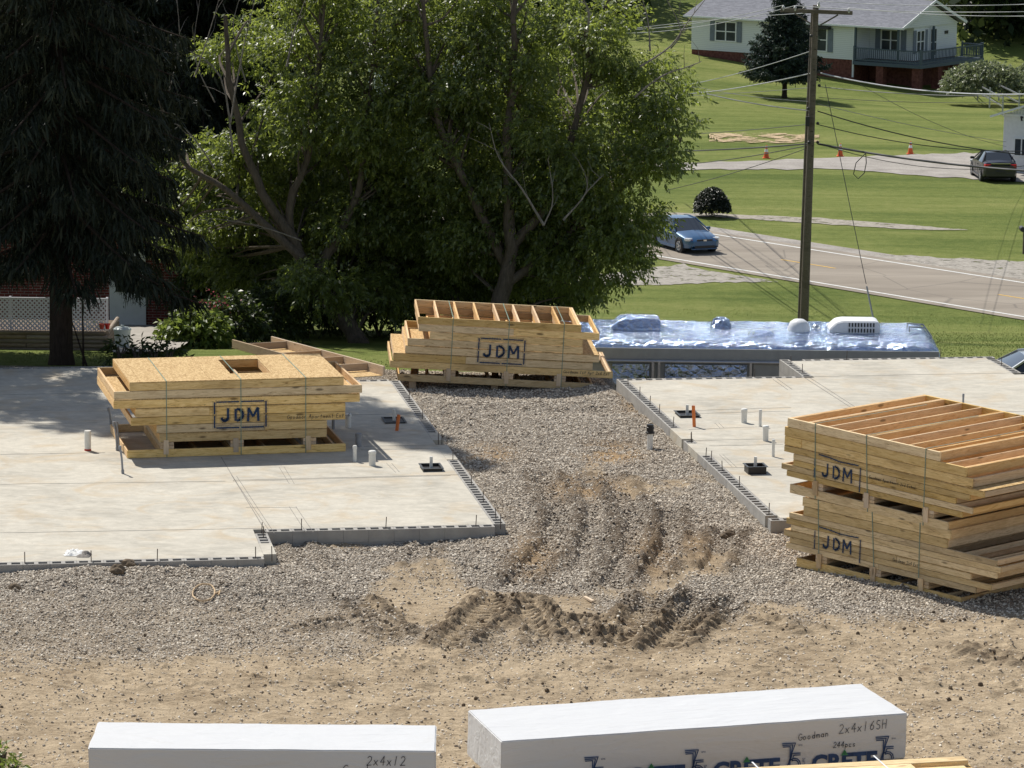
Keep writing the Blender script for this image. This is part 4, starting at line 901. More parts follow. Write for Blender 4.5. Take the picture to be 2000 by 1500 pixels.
# ---------------------------------------------------------------- trees and shrubs
def leaf_quads(C, Dn, L, Wd, N3=None, fold=.25):
    """C base points, Dn unit long axes, L lengths, Wd widths -> verts, quads"""
    n = len(C); r = rng.normal(size=(n, 3)) if N3 is None else N3
    side = np.cross(Dn, r); side /= np.linalg.norm(side, axis=1)[:, None]+1e-9; nor = np.cross(side, Dn)
    L = L[:, None]; Wd = Wd[:, None]
    V = np.stack([C, C+Dn*L*.45+side*Wd*.5+nor*Wd*fold, C+Dn*L, C+Dn*L*.45-side*Wd*.5+nor*Wd*fold], 1).reshape(-1, 3)
    Q = np.arange(n*4).reshape(-1, 4); return V, Q
def unit(a): return a/(np.linalg.norm(a, axis=-1, keepdims=True)+1e-9)
def sprays(Pt, out, k=7, ll=.125, lw=.05, tw=.26, droop=.55):
    """compound hanging leaves at points Pt, pointing roughly along out"""
    n = len(Pt); d = unit(out+rng.normal(size=(n, 3))*.45+np.array((0, 0, -droop)))
    f = np.linspace(.15, 1, k); base = Pt[:, None, :]+d[:, None, :]*(f[None, :, None]*tw)
    side = unit(np.cross(d, rng.normal(size=(n, 3))))
    sg = np.where(np.arange(k) % 2 == 0, 1, -1)*np.r_[np.ones(k-1), 0]
    ld = unit(d[:, None, :]*.7+side[:, None, :]*sg[None, :, None]*.9+np.array((0, 0, -.45))+rng.normal(size=(n, k, 3))*.22)
    s = (.75+.5*rng.random((n, k)))
    nn = np.tile(np.array((0, -.25, 1.0)), (n*k, 1))+rng.normal(size=(n*k, 3))*.65
    return leaf_quads(base.reshape(-1, 3), ld.reshape(-1, 3), (ll*s).ravel(), (lw*s).ravel(), nn)
def blob_points(blobs, dens, clump=.30):
    Pt = []; Out = []; Cl = []
    for px, py, rx, ry, D in blobs:
        c = np.array(PD(px, py, D)); s = F/D; a = rx/s; b = ry/s; dep = (a+b)*.5*.85
        nc = max(6, int(a*b*7)); q = unit(rng.normal(size=(nc, 3)))*(rng.random((nc, 1))**.4); cc = c+q*np.array((a, dep, b))
        m = max(1, int(dens*(.62+.85*min(1, max(0, (py-150)/300)))*a*b/nc))
        off = rng.normal(size=(nc, m, 3))*np.array((clump, clump, clump*.55)); p = cc[:, None, :]+off
        o = unit(q*np.array((1, 1, .6)))[:, None, :]+unit(off)*.9
        Pt.append(p.reshape(-1, 3)); Out.append(o.reshape(-1, 3)); Cl.append(cc)
    return np.concatenate(Pt), np.concatenate(Out), np.concatenate(Cl)
def limb(mb, pts, r0, r1, n=8, wob=.06):
    pts = [Vector(p) for p in pts]; P2 = []
    for i in range(len(pts)-1):
        for k in range(4):
            t = k/4; p0 = pts[max(0, i-1)]; p1 = pts[i]; p2 = pts[i+1]; p3 = pts[min(len(pts)-1, i+2)]
            P2.append(.5*((2*p1)+(-p0+p2)*t+(2*p0-5*p1+4*p2-p3)*t*t+(-p0+3*p1-3*p2+p3)*t**3)+Vector((random.uniform(-wob, wob), random.uniform(-wob, wob), 0))*min(1, r0*3))
    P2.append(pts[-1]); m = len(P2); mb.tube(P2, [r0+(r1-r0)*(i/(m-1))**.8 for i in range(m)], n); return P2
def maple(label, base, limbs, blobs, twigs, dens, nbr):
    root = tag(empty('maple_tree', base), label, 'tree'); inv = np.array(base)
    tr = MB(); nodes = []
    for pts, r0, r1 in limbs: nodes += [np.array(q) for q in limb(tr, [Vector(p)-Vector(base) for p in pts], r0, r1, 9)]
    nodes = np.array(nodes)
    Pt, Out, Cl = blob_points(blobs, dens); Cl = Cl-inv
    br = MB()
    for c in Cl[rng.permutation(len(Cl))[:nbr]]:
        dd = np.linalg.norm(nodes-c+np.array((0, 0, .8)), axis=1); a = nodes[dd.argmin()]
        m = (a+c)/2+rng.normal(size=3)*.18+np.array((0, 0, .12)); limb(br, [a, m, c], .045, .008, 5, .05)
    tr.build('trunk', MT['maple_bark'], root, 60); br.build('branches', MT['maple_bark'], root, 60)
    V, Q = sprays(Pt-inv, Out); link('crown', np_mesh('crown', V, Q, mat=MT['maple_leaf']), root)
    for pts, r in (twigs or ()):
        tw = MB(); pp = limb(tw, [Vector(p)-Vector(base) for p in pts], r, .006, 5, .06)
        for k in range(3, len(pp)-1, 2):
            d = (pp[k+1]-pp[k-1]).normalized(); e = (d+Vector(rng.normal(size=3))*.5+Vector((0, 0, .2))).normalized(); L = random.uniform(.25, .8); tw.tube([pp[k]-d*.01, pp[k]+e*L*.5+Vector(rng.normal(size=3))*.04, pp[k]+e*L], [.008, .006, .003], 4)
        tw.build('bare_branch', MT['dead_twig'], root)
    return root
def q(D, *pp): return [PD(a, b, D) for a, b in pp]
BL = [(640, 60, 110, 90, 86), (760, 40, 130, 110, 86), (880, 70, 130, 110, 85), (1000, 60, 120, 100, 85), (1120, 80, 115, 105, 84), (1215, 95, 85, 85, 84), (1262, 205, 72, 90, 84), (1322, 275, 58, 50, 83), (1255, 355, 74, 64, 83),
      (1220, 445, 72, 70, 83), (1180, 520, 70, 50, 83.5), (1120, 300, 130, 120, 84), (980, 230, 140, 130, 84.5), (840, 220, 140, 130, 85), (720, 200, 120, 120, 85.5), (620, 250, 100, 130, 86), (540, 200, 90, 140, 87), (470, 100, 60, 100, 88),
      (470, 330, 100, 90, 87), (600, 390, 90, 80, 87.5), (740, 380, 130, 110, 86), (880, 400, 130, 110, 85.5), (1020, 420, 130, 110, 85), (1110, 440, 110, 90, 84.5), (930, 510, 120, 60, 87), (720, 500, 100, 70, 89), (400, 420, 75, 60, 88.5),
      (600, -45, 110, 60, 86), (800, -60, 130, 60, 85.5), (1000, -55, 120, 60, 85), (500, 420, 70, 60, 88), (1085, 545, 80, 40, 85), (395, 320, 65, 80, 90), (350, 420, 55, 60, 91), (425, 500, 80, 60, 90.5), (330, 330, 50, 60, 91), (650, 460, 190, 100, 91), (900, 440, 210, 110, 90), (1080, 400, 110, 120, 88), (760, 300, 230, 130, 91), (1000, 250, 200, 130, 90), (860, 560, 130, 40, 87), (740, 570, 90, 40, 86), (640, 560, 70, 45, 84.6), (520, 520, 90, 60, 89), (960, 100, 260, 110, 90), (1180, 260, 110, 130, 88)]  # deeper rear blobs added to darken the inside of the crowns
bA = PD(703, 690, 85.0); bA.z = gz1(bA.x, 85.0)-.1
maple('large multi-stemmed leafy tree behind the plank frame, trunk leaning left', bA,
    [([bA]+q(85.3, (692, 655), (640, 580), (590, 505), (555, 440), (500, 350), (455, 200), (440, 30)), .27, .05), (q(85.3, (612, 540), (655, 470), (700, 370), (720, 200), (740, -40)), .15, .03), (q(85.4, (575, 480), (565, 400), (610, 280), (625, 100), (640, -80)), .13, .03), (q(85.2, (590, 505), (520, 440), (440, 370), (352, 310), (310, 190)), .13, .03)],
    [b for b in BL if b[0] < 790], [(q(84.6, (455, 300), (430, 150), (350, 90), (260, 60)), .03), (q(84.6, (450, 240), (470, 120), (500, -10)), .028), (q(84.6, (420, 200), (380, 110), (390, 0)), .02), (q(84.4, (590, 470), (500, 440), (400, 425)), .02), (q(84.6, (560, 130), (575, 60), (600, -10)), .03), (q(84, (330, 180), (350, 90), (345, -10)), .02), (q(84, (380, 150), (410, 60), (430, -10)), .02), (q(84, (300, 230), (270, 150), (235, 120)), .018), (q(84, (420, 330), (360, 250), (300, 240)), .025), (q(84, (480, 160), (455, 60), (470, -10)), .02)], 660, 170)
bB = PD(948, 690, 84.0); bB.z = gz1(bB.x, 84.0)-.1
maple('large leafy tree rising behind the tilted bundle, sunlit crown reaching over the road', bB,
    [([bB]+q(84, (965, 640), (985, 560), (1000, 480), (990, 350), (1000, 150), (1010, -60)), .30, .05), (q(84, (985, 560), (1060, 500), (1150, 420), (1250, 340), (1330, 275)), .13, .025), (q(84.3, (990, 520), (930, 400), (860, 250), (830, 50), (820, -90)), .15, .03), (q(84, (1000, 480), (1080, 380), (1130, 220), (1180, 30), (1190, -50)), .14, .03)],
    [b for b in BL if b[0] >= 790], [(q(82.0, (1062, 440), (1020, 370), (975, 310), (955, 240)), .035), (q(82.0, (1062, 440), (1080, 390), (1070, 310)), .025), (q(82.2, (1100, 430), (1145, 375), (1140, 330)), .03), (q(82, (1145, 375), (1180, 340)), .02), (q(83, (1240, 190), (1290, 150), (1350, 128), (1370, 120)), .03), (q(83, (1250, 130), (1310, 90), (1345, 40), (1385, -10)), .03), (q(83, (1270, 100), (1265, 40), (1250, -20)), .025), (q(83, (1145, 70), (1150, 20), (1130, -10)), .04), (q(83, (1310, 95), (1330, 60), (1300, -5)), .02)], 660, 220)

def conifer(label, base, h, rad, nb, mat, z0=.12, drop=.45, hang=.45, tr=.26, dens=46, up=.12, sw=.035, name='spruce_tree', bark_='spruce_bark', tap=1.0):
    root = tag(empty(name, base), label, 'tree'); tm = MB()
    tm.tube([(0, 0, -.2), (0, 0, .25), (0, 0, h*.35), (.03, 0, h*.7), (0, 0, h)], [tr*1.35, tr, tr*.75, tr*.4, .02], 10)
    bm_ = MB(); C = []; D = []; Ls = []
    for i in range(nb):
        f = (i+random.random())/nb; z = h*(z0+(1-z0)*f); L = rad*(1-.93*f**tap)*random.uniform(.75, 1.12); a = i*2.399+random.uniform(-.3, .3)
        ox = Vector((math.cos(a), math.sin(a), 0)); pts = []
        for k in range(7): t = k/6; pts.append(ox*(L*t)+Vector((0, 0, z-drop*L*(t**1.4)*.6+up*L*t**3)))
        bm_.tube(pts, [max(.008, .05*(1-f)*(1-k/7)+.008) for k in range(7)], 5)
        m = max(8, int(dens*L)); t = rng.random(m)**.7; idx_ = np.clip((t*6).astype(int), 0, 5); fr_ = (t*6-idx_)[:, None]
        A = np.array(pts); p = A[idx_]*(1-fr_)+A[idx_+1]*fr_
        sd = np.array((-math.sin(a), math.cos(a), 0)); w = (rng.random(m)-.5)*L*.55*(1-.5*t)
        p = p+sd*w[:, None]+rng.normal(size=(m, 3))*.04+np.array((0, 0, -.05))*np.abs(w)[:, None]
        d = unit(np.array((ox.x*.35, ox.y*.35, -hang*1.6))+sd*np.sign(w)[:, None]*.35+rng.normal(size=(m, 3))*.32)
        C.append(p); D.append(d); Ls.append(.16+.3*rng.random(m)*(hang+.55))
    C = np.concatenate(C); D = np.concatenate(D); Ls = np.concatenate(Ls)
    n = len(C); V, Q = leaf_quads(C, D, Ls, np.full(n, sw)*(1+.8*rng.random(n)))
    k = 3; C2 = np.repeat(C, k, 0)+np.repeat(D*Ls[:, None], k, 0)*rng.random((n*k, 1)); D2 = unit(np.repeat(D, k, 0)*.6+rng.normal(size=(n*k, 3))*.55); V2, Q2 = leaf_quads(C2, D2, .06+.10*rng.random(n*k)*(sw/.035), np.full(n*k, sw*.55))
    tm.build('trunk', MT[bark_], root, 60); bm_.build('branches', MT[bark_], root)
    link('crown', np_mesh('crown', np.concatenate([V, V2]), np.concatenate([Q, Q2+len(V)]), mat=MT[mat]), root); return root
p = PD(120, 712, 73.6); p.z = gz1(p.x, p.y)
conifer('dark drooping spruce with a thick trunk just behind the left slab', p, 19, 2.9, 170, 'spruce_needle', z0=.125, drop=.75, hang=.85, dens=95, sw=.036, tr=.25, tap=1.7)
conifer('tall dark spruce just outside the left edge, shading the left slab', Vector((-15.6, 75.0, gz1(-15.6, 75.0))), 19, 3.9, 110, 'spruce_needle', z0=.15, drop=.7, hang=.7, dens=70, sw=.07, tr=.26, tap=2.0)
p = PD(-70, 690, 79); p.z = gz1(p.x, p.y)
conifer('second dark spruce cut by the left edge of the photo', p, 15, 3.2, 95, 'spruce_needle', z0=.24, drop=.7, hang=.8, dens=90, sw=.06, tr=.22)
p = PD(400, 640, 95); p.z = gz1(p.x, p.y)
conifer('dark spruce between the brick house and the left leafy tree', p, 21, 4.4, 150, 'spruce_needle', z0=.2, drop=.7, hang=.8, dens=80, sw=.07, tr=.22)  # height and distance set so it shades the left leafy tree
p = PD(190, 640, 97); p.z = gz1(p.x, p.y)
conifer('tall dark spruce added behind the thick-trunked spruce to shade the left leafy tree', p, 21, 4.6, 140, 'spruce_needle', z0=.2, drop=.7, hang=.8, dens=80, sw=.08, tr=.22, tap=1.4)  # added tree, sized and placed to throw shade on the left crown
p = PG(1532, 190)
conifer('blue-green spruce on the lawn before the white house', p, 7.6, 2.9, 110, 'blue_spruce_needle', z0=.15, drop=.35, hang=.12, dens=60, sw=.09, tr=.17, up=.3)
def shrub(name, label, c, r, n, mat, ll=.09, lw=.05, cat='shrub', stem=True, droop=.2, group=None, k=5, flat=.9):
    c = Vector(c); root = tag(empty(name, c), label, cat, group)
    d = unit(rng.normal(size=(n, 3))); d[:, 2] = np.abs(d[:, 2])*1.15-.22; rr = .55+.5*rng.random((n, 1))**.6
    Pt = d*rr*np.array(r)*(1+.25*(fbm(d[:, :1]*3+9, d[:, 1:2]*3+d[:, 2:3]*2, 3, int(abs(c.x*7))+3)-.5))+np.array((0, 0, r[2]*.3))
    V, Q = sprays(Pt, d, k, ll, lw, ll*1.2, droop); link('foliage', np_mesh('foliage', V, Q, mat=MT[mat]), root)
    if stem:
        m = MB()
        for j in range(6): a = j*1.05; m.tube([(0, 0, -.1), (math.cos(a)*r[0]*.3, math.sin(a)*r[1]*.3, r[2]*.5), (math.cos(a)*r[0]*.55, math.sin(a)*r[1]*.55, r[2]*.95)], [.03, .02, .008], 5)
        m.build('stems', MT['maple_bark'], root)
    return root
p = PG(1390, 424); shrub('round_bush', 'dark clipped round bush beside the road', p+Vector((0, 0, .22)), (.76, .76, .85), 3000, 'dark_bush_leaf', .075, .05, 'bush')
p = PG(1925, 205); shrub('pale_shrub', 'large pale-leaved shrub at the right edge behind a rail fence', p+Vector((.2, 2.0, .7)), (2.9, 2.0, 1.45), 1700, 'pale_leaf', .22, .12)
p = PG(2010, 200); shrub('pale_shrub', 'pale-leaved shrub cut by the right edge behind the rail fence', p+Vector((1.2, 2.0, .7)), (2.9, 2.0, 1.35), 1400, 'pale_leaf', .22, .12)
# planting bed below the trees
for k, (px, py, D, r, n, mat, ll, lab) in enumerate(((380, 668, 82, (.75, .6, .55), 420, 'hosta_leaf', .17, 'bright broad-leaved plant beside the patio'), (450, 650, 83, (.85, .6, .85), 700, 'shrub_leaf', .12, 'leafy shrub right of the bright broad-leaved plant'),
        (520, 640, 84.5, (.9, .7, 1.0), 800, 'shrub_leaf', .11, 'dark shrub behind the plank frame end'), (600, 625, 87, (1.1, .8, 1.4), 900, 'shrub_leaf', .11, 'tall shrub left of the leaning trunk'), (430, 560, 91, (1.3, 1.0, 2.0), 1300, 'shrub_leaf', .12, 'tall dark shrub between the brick wall and the trees'),
        (740, 610, 89, (1.4, 1.0, 1.7), 1200, 'shrub_leaf', .12, 'dark undergrowth bush between the two trunks'), (860, 600, 90, (1.4, 1.0, 1.9), 1200, 'shrub_leaf', .12, 'dark undergrowth bush left of the right trunk'), (1040, 590, 88, (1.0, .9, 1.2), 900, 'shrub_leaf', .12, 'undergrowth bush right of the right trunk'),
        (640, 540, 93, (1.5, 1.0, 2.2), 1200, 'shrub_leaf', .13, 'tall bush far behind the leaning trunk'), (545, 530, 94, (1.3, 1.0, 2.2), 1200, 'shrub_leaf', .13, 'tall bush behind the fork of the leaning trunk'), (960, 540, 93, (1.5, 1.0, 2.2), 1200, 'shrub_leaf', .13, 'tall bush behind the right trunk'), (1100, 545, 91, (.9, .8, 1.3), 700, 'shrub_leaf', .12, 'bush under the overhanging right crown'))):
    c = PD(px, py, D); c.z = max(gz1(c.x, c.y)+.1, c.z-r[2]*.5); shrub('shrub', lab, c, r, n, mat, ll, ll*.5)
for k, (px, py, s_) in enumerate(((365, 628, .22), (410, 600, .3), (400, 640, .18))):
    c = PD(px, py, 82.6); root = tag(empty('flower_clump', Vector((c.x, c.y, gz1(c.x, c.y)))), ('low pink flower clump at the left of the planting bed', 'tall pink flower spikes in the planting bed', 'faded pink flowers among the bright leaves')[k], 'flowers')
    h = c.z-gz1(c.x, c.y); Pt = rng.normal(size=(90, 3))*np.array((s_, s_*.6, s_*.6))+np.array((0, 0, h)); V, Q = leaf_quads(Pt, unit(rng.normal(size=(90, 3))), np.full(90, .06), np.full(90, .05)); link('petals', np_mesh('petals', V, Q, mat=MT['flower_pink']), root)
    m = MB(); [m.tube([(Pt[j, 0]*.3, Pt[j, 1]*.3, 0), tuple(Pt[j])], [.008, .004], 4) for j in range(0, 90, 6)]; m.build('stems', MT['shrub_leaf'], root)
for k, (px, py) in enumerate(((236, 700), (268, 703), (300, 705), (330, 703), (185, 668))):
    c = P(px, py, -.35); D = 72.6 if k < 4 else 81; c = PD(px, py, D); c.z = gz1(c.x, D); shrub('weed', ('leafy weed behind the slab left of the sheathed bundle, leftmost of four', 'leafy weed behind the slab, second of four from the left', 'leafy weed behind the slab, third of four from the left', 'leafy weed behind the slab, rightmost of four', 'reddish dry plant before the white lattice')[k], c+Vector((0, 0, .12)), (.22, .18, .32), 26, 'shrub_leaf', .16, .06, 'weed', k=4)
for k, (px, py) in enumerate(((4, 1478), (28, 1508))):
    c = P(px, py, .3); c.z = gz1(c.x, c.y); shrub('weed', ('green weed tip at the lower left corner, upper of two', 'green weed tip at the lower left corner, lower of two')[k], c+Vector((0, 0, .1)), (.10, .10, .14), 22, 'hosta_leaf', .08, .035, 'weed', k=4)
# far woods behind the white house
n = 26000; Xw = np.where(rng.random(n) < .5, 33+30*rng.random(n), -45+55*rng.random(n)); Yw = 268+22*rng.random(n); Hh = 9*rng.random(n)**.8*(.6+.6*fbm(Xw*.15, Yw*.15, 3, 8))
V, Q = leaf_quads(np.stack([Xw, Yw, gbase(Xw, Yw)+Hh], 1), unit(rng.normal(size=(n, 3))), .9+.5*rng.random(n), .5+.3*rng.random(n)); tag(link('woodland', np_mesh('woodland', V, Q, mat=MT['wood_leaf'])), 'dark wooded hillside behind the white house', 'woods', kind='stuff')
n = 9000; Xw = -34+26*rng.random(n); Yw = 118+30*rng.random(n); Hh = 7.5*rng.random(n)**.8*(.4+.8*fbm(Xw*.2, Yw*.2, 3, 18))
V, Q = leaf_quads(np.stack([Xw, Yw, gbase(Xw, Yw)+Hh], 1), unit(rng.normal(size=(n, 3))), .5+.4*rng.random(n), .3+.2*rng.random(n)); tag(link('thicket', np_mesh('thicket', V, Q, mat=MT['wood_leaf'])), 'dark thicket beyond the brick house and the left spruce', 'thicket', kind='stuff')

# ---------------------------------------------------------------- neighbour's yard on the left
def brick_mat():
    t = NT('red_brick'); b = t.new('ShaderNodeTexBrick'); t.l.new(t.coord('Object', (1, 1, 1), rot=(math.pi/2, 0, 0)), b.inputs[0]); b.inputs['Scale'].default_value = 1
    b.inputs['Color1'].default_value = (.19, .04, .035, 1); b.inputs['Color2'].default_value = (.13, .03, .027, 1); b.inputs['Mortar'].default_value = (.30, .25, .23, 1)
    b.inputs['Brick Width'].default_value = .21; b.inputs['Row Height'].default_value = .072; b.inputs['Mortar Size'].default_value = .007; t.base(b.outputs[0]).rough(.9).spec(.15); t.bump(b.outputs[1], .3, .01); MT['red_brick'] = t.m
brick_mat()
def siding():
    t = NT('siding'); w = t.new('ShaderNodeTexWave', wave_type='BANDS', bands_direction='Z', wave_profile='SAW'); t.l.new(t.coord('Object'), w.inputs[0]); w.inputs['Scale'].default_value = 2.4
    t.base(t.ramp(w.outputs['Fac'], [(0, (.74, .77, .78)), (.85, (.70, .73, .745)), (.97, (.46, .49, .51))])).rough(.5).spec(.3); t.bump(w.outputs['Fac'], .5, .02); MT['siding'] = t.m
siding()
def shingle():
    t = NT('shingles'); v = t.coord('Object'); n = t.noise(v, 7, 4, .7); b = t.voro(t.coord('Object', (3, 8, 8)), 1, 'F1', 'Color'); s_ = t.new('ShaderNodeSeparateColor'); t.l.new(b, s_.inputs[0])
    t.base(t.ramp(t.math('ADD', t.math('MULTIPLY', n, .6), t.math('MULTIPLY', s_.outputs[0], .4)), [(.3, (.15, .155, .175)), (.7, (.225, .23, .255))])).rough(.9).spec(.15); MT['shingles'] = t.m
shingle(); plain('dark_shingles', (.045, .043, .042), .95, spec=.1)
def brickf():
    t = NT('brick_foundation'); v = t.coord('Object'); n = t.noise(v, 5, 4, .7); t.base(t.ramp(n, [(.35, (.10, .04, .032)), (.65, (.20, .085, .065))])).rough(.9).spec(.1); MT['brick_foundation'] = t.m
brickf()
D = 92.0; xr = PD(352, 640, D).x; xl = PD(-420, 640, D).x; zb = gz1(xr-2, D)-.3; root = tag(empty('brick_house', (xl, D, zb)), 'red brick house in deep shade behind the spruce', 'house')
wl_ = xr-xl; hw = 3.1
MB().box((wl_/2, 4, hw/2), (wl_, 8, hw)).build('wall', MT['red_brick'], root)
m = MB(); m.add([(-.4, -.5, hw), (wl_+.4, -.5, hw), (wl_+.4, 4, hw+1.7), (-.4, 4, hw+1.7), (-.4, 8.5, hw), (wl_+.4, 8.5, hw), (-.4, -.5, hw-.12), (wl_+.4, -.5, hw-.12), (-.4, 8.5, hw-.12), (wl_+.4, 8.5, hw-.12)], [(0, 1, 2, 3), (3, 2, 5, 4), (0, 6, 7, 1), (4, 5, 9, 8), (6, 8, 9, 7), (0, 3, 4, 8, 6), (1, 7, 9, 5, 2)]); m.build('roof', MT['dark_shingles'], root)
dx = PD(250, 620, D).x-xl
dr = MB().box((dx, -.03, 1.35), (.95, .05, 2.05)).build('door', MT['white_paint'], root); MB().box((dx, -.062, 1.72), (.62, .01, .95)).build('pane', MT['window_glass'], dr); MB().cyl((dx+.36, -.09, 1.25), .03, .06, 10).build('handle', MT['galv'], dr)
MB().box((dx, -.5, .24), (1.5, .95, .28)).build('step', MT['block'], root); MB().box((dx+.6, -.62, .14), (2.6, 1.2, .16)).build('step', MT['block'], root)
band('patio', [(215, 644, 690), (260, 640, 689), (330, 641, 688), (352, 652, 680), (370, 664, 668)], MT['path_grey'], .02, 5)
D = 80.0; c0 = PD(-120, 690, D); c1 = PD(213, 690, D); zg = gz1(c1.x, D)-.05
root = tag(empty('timber_retaining_wall', (c0.x, D, zg)), 'low wall of stacked round landscape timbers below the white lattice', 'wall'); L = c1.x-c0.x
for k in range(5):
    for a, b in (((0, 2.0), (2.02, L)) if k % 2 else ((0, 1.1), (1.12, L-.1))): MB().tube([(a, .0, .05+k*.098), (b, .0, .05+k*.098)], .052, 10).build('timber', MT['timber_log'], root, 50)
    MB().tube([(L-.05, .05, .05+k*.098), (L-.05, 2.2, .05+k*.098)], .050, 10).build('timber', MT['timber_log'], root, 50)
MB().box((L/2, 1.1, .22), (L-.15, 2.0, .40)).build('planting_soil', MT['clod'], root)
zl_ = .45; root = tag(empty('lattice_fence', (c0.x, D+.35, zg+zl_)), 'white diagonal lattice fence above the round timbers', 'fence'); hL = .72; m = MB(); m2 = MB(); st_ = .105
for i in range(int((L+hL)/st_)+1):
    for mm, sg in ((m, 1), (m2, -1)):
        x = i*st_-(hL if sg > 0 else 0); a = [x, 0.0]; b = [x+hL, hL]
        if sg < 0: a = [i*st_, 0.0]; b = [i*st_-hL, hL]
        # clip to panel
        pts = [a, b]
        for p_ in pts:
            for lim in (0, L-.1):
                if (p_[0] < lim) == (lim == 0) and p_[0] != lim and ((lim == 0 and p_[0] < 0) or (lim > 0 and p_[0] > lim)):
                    p_[1] = p_[1]+(lim-p_[0])*sg; p_[0] = lim
        if not (0 <= pts[0][1] <= hL and 0 <= pts[1][1] <= hL) or abs(pts[0][0]-pts[1][0]) < .05: continue
        mm.bar((pts[0][0], .008*sg, pts[0][1]), (pts[1][0], .008*sg, pts[1][1]), .034, .008, up=(0, 1, 0)) if False else mm.bar((pts[0][0], .006*sg, pts[0][1]), (pts[1][0], .006*sg, pts[1][1]), .008, .036)
m.build('lattice_slats', MT['lattice_white'], root); m2.build('lattice_slats', MT['lattice_white'], root)
MB().box((L/2-.05, .0, hL+.015), (L, .035, .03)).build('top_rail', MT['lattice_white'], root)
for x in (.02, 1.6, L-.08): MB().box((x, .04, hL/2-.1), (.05, .05, hL+.3)).build('post', MT['lattice_white'], root)
c = PG(239, 679); root = tag(empty('white_bin', c), 'pale round plastic bin standing on the patio', 'bin')
MB().lathe((0, 0, 0), [(.001, .01), (.155, .0), (.19, .40), (.205, .40), (.205, .43), (.185, .435), (.165, .06), (.001, .05)], 22).build('tub', MT['bin_white'], root, 40); MB().lathe((0, 0, .435), [(.20, 0), (.15, .03), (.04, .04), (.04, .08), (.001, .08)], 20).build('lid', MT['bin_white'], root, 40)
for k, (px, mt, lab) in enumerate(((199, 'red_paint', 'small dark red pot at the corner of the timber wall'), (210, 'lamp_red', 'bright red pot on the timber wall corner'))):
    c = PD(px, 655, 80.0); c.z = zg+.545; root = tag(empty('flower_pot', c), lab, 'pot'); MB().lathe((0, 0, 0), [(.001, 0), (.04, 0), (.06, .10), (.068, .10), (.068, .125), (.05, .125), (.045, .09), (.001, .09)], 14).build('pot', MT[mt], root, 40); MB().lathe((0, 0, .09), [(.045, 0), (.03, .02), (.001, .03)], 10).build('soil', MT['clod'], root)
c = PD(163, 715, 73.2); c.z = gz1(c.x, c.y); root = tag(empty('dead_sapling', c), 'thin dark forked dead sapling right of the spruce trunk', 'sapling'); m = MB(); m.tube([(0, 0, -.1), (.0, 0, .6), (-.02, 0, 1.5)], [.028, .022, .014], 6); m.build('stem', MT['spruce_bark'], root); MB().tube([(.1, 0, -.1), (-.08, .02, .45), (-.26, .05, 1.0)], [.026, .02, .01], 6).build('stem', MT['spruce_bark'], root)

# ---------------------------------------------------------------- trailer with a foil covered roof
def foil():
    t = NT('roof_foil'); v = t.coord('Object'); w = t.math('ADD', t.voro(t.coord('Object', (.8, 1.6, 1)), 2.2, 'DISTANCE_TO_EDGE'), t.voro(t.coord('Object', (.9, 1.4, 1), rot=(0, 0, .6)), 5.5, 'DISTANCE_TO_EDGE')); n = t.noise(t.coord('Object', (.6, 2.6, 1)), 3.4, 6, .66, 1.2)
    dk = t.ramp(t.noise(t.coord('Object', (.25, .6, 1), loc=(4, 2, 0)), 1.6, 5, .6), [(.5, 0.0), (.66, 1.0)])
    t.base(t.mix(t.math('MULTIPLY', dk, .35), (.46, .56, .76), (.10, .12, .16))).metal(1.0).rough(t.ramp(n, [(.3, .07), (.7, .2)])); t.bump(t.math('ADD', t.math('MULTIPLY', n, .7), t.math('MULTIPLY', w, .8)), 1.0, .12); MT['roof_foil'] = t.m  # silver foil tinted blue, reflected sky put into the base colour
foil()
yf, yb_ = 74.2, 76.7; x0 = PD(1100, 680, 75).x; x1 = PD(1824, 680, 75).x; zf = PD(1500, 676, yf).z; zbk = PD(1500, 630, yb_).z; gR = gz1(4, 75.5)
tr = tag(empty('camper_trailer', (x0, yf, gR)), 'long grey camper trailer with a crumpled foil roof behind the right slab', 'trailer'); L = x1-x0; W = yb_-yf; hR = zf-gR
body = MB(); body.prism([(0, 0), (L-.12, 0), (L, .25), (L, W-.25), (L-.12, W), (0, W)], .45, hR-.10); body.build('wall', MT['grey_trailer'], tr)
nx_, ny_ = 90, 40; V = []; Qs = []
for i in range(nx_+1):
    for j in range(ny_+1):
        fx = i/nx_; fy = j/ny_; x = -.03+(L+.07)*fx; y = -.05+(W+.1)*fy
        ed = min(fy, 1-fy)*W; ex = min(1-fx, .5)*L; rr = .22
        z = hR+.10 - (max(0, rr-ed)**2/rr)*1.0 - (max(0, .35-ex)**2/.35)*.6 + .05*math.sin(math.pi*fy) + (zbk-zf)*fy*.5
        V.append((x, y, z))
V = np.array(V); V[:, 2] += (fbm(V[:, 0]*2.2, V[:, 1]*2.6, 4, 5)-.5)*.05+(vnoise(V[:, 0]*7, V[:, 1]*7, 8)-.5)*.02
for i in range(nx_):
    for j in range(ny_): a = i*(ny_+1)+j; Qs.append((a, a+ny_+1, a+ny_+2, a+1))
roofm = np_mesh('roof', V, Qs, mat=MT['roof_foil'], smooth=True); rf = link('roof', roofm, tr)
RZ = hR+.12
MB().box((L/2, -.035, hR-.19), (L+.02, .05, .24)).build('side_fascia', MT['grey_trailer'], tr); MB().tube([(.1, -.10, hR-.34), (L*.66, -.10, hR-.34)], .035, 10).build('awning_rail', MT['galv'], tr, 40)
MB().box((L*.8, -.05, hR-.34), (L*.36, .05, .05)).build('trim_strip', MT['dark_trim'], tr)
def tx(px, D=74.2): return PD(px, 700, D).x-x0
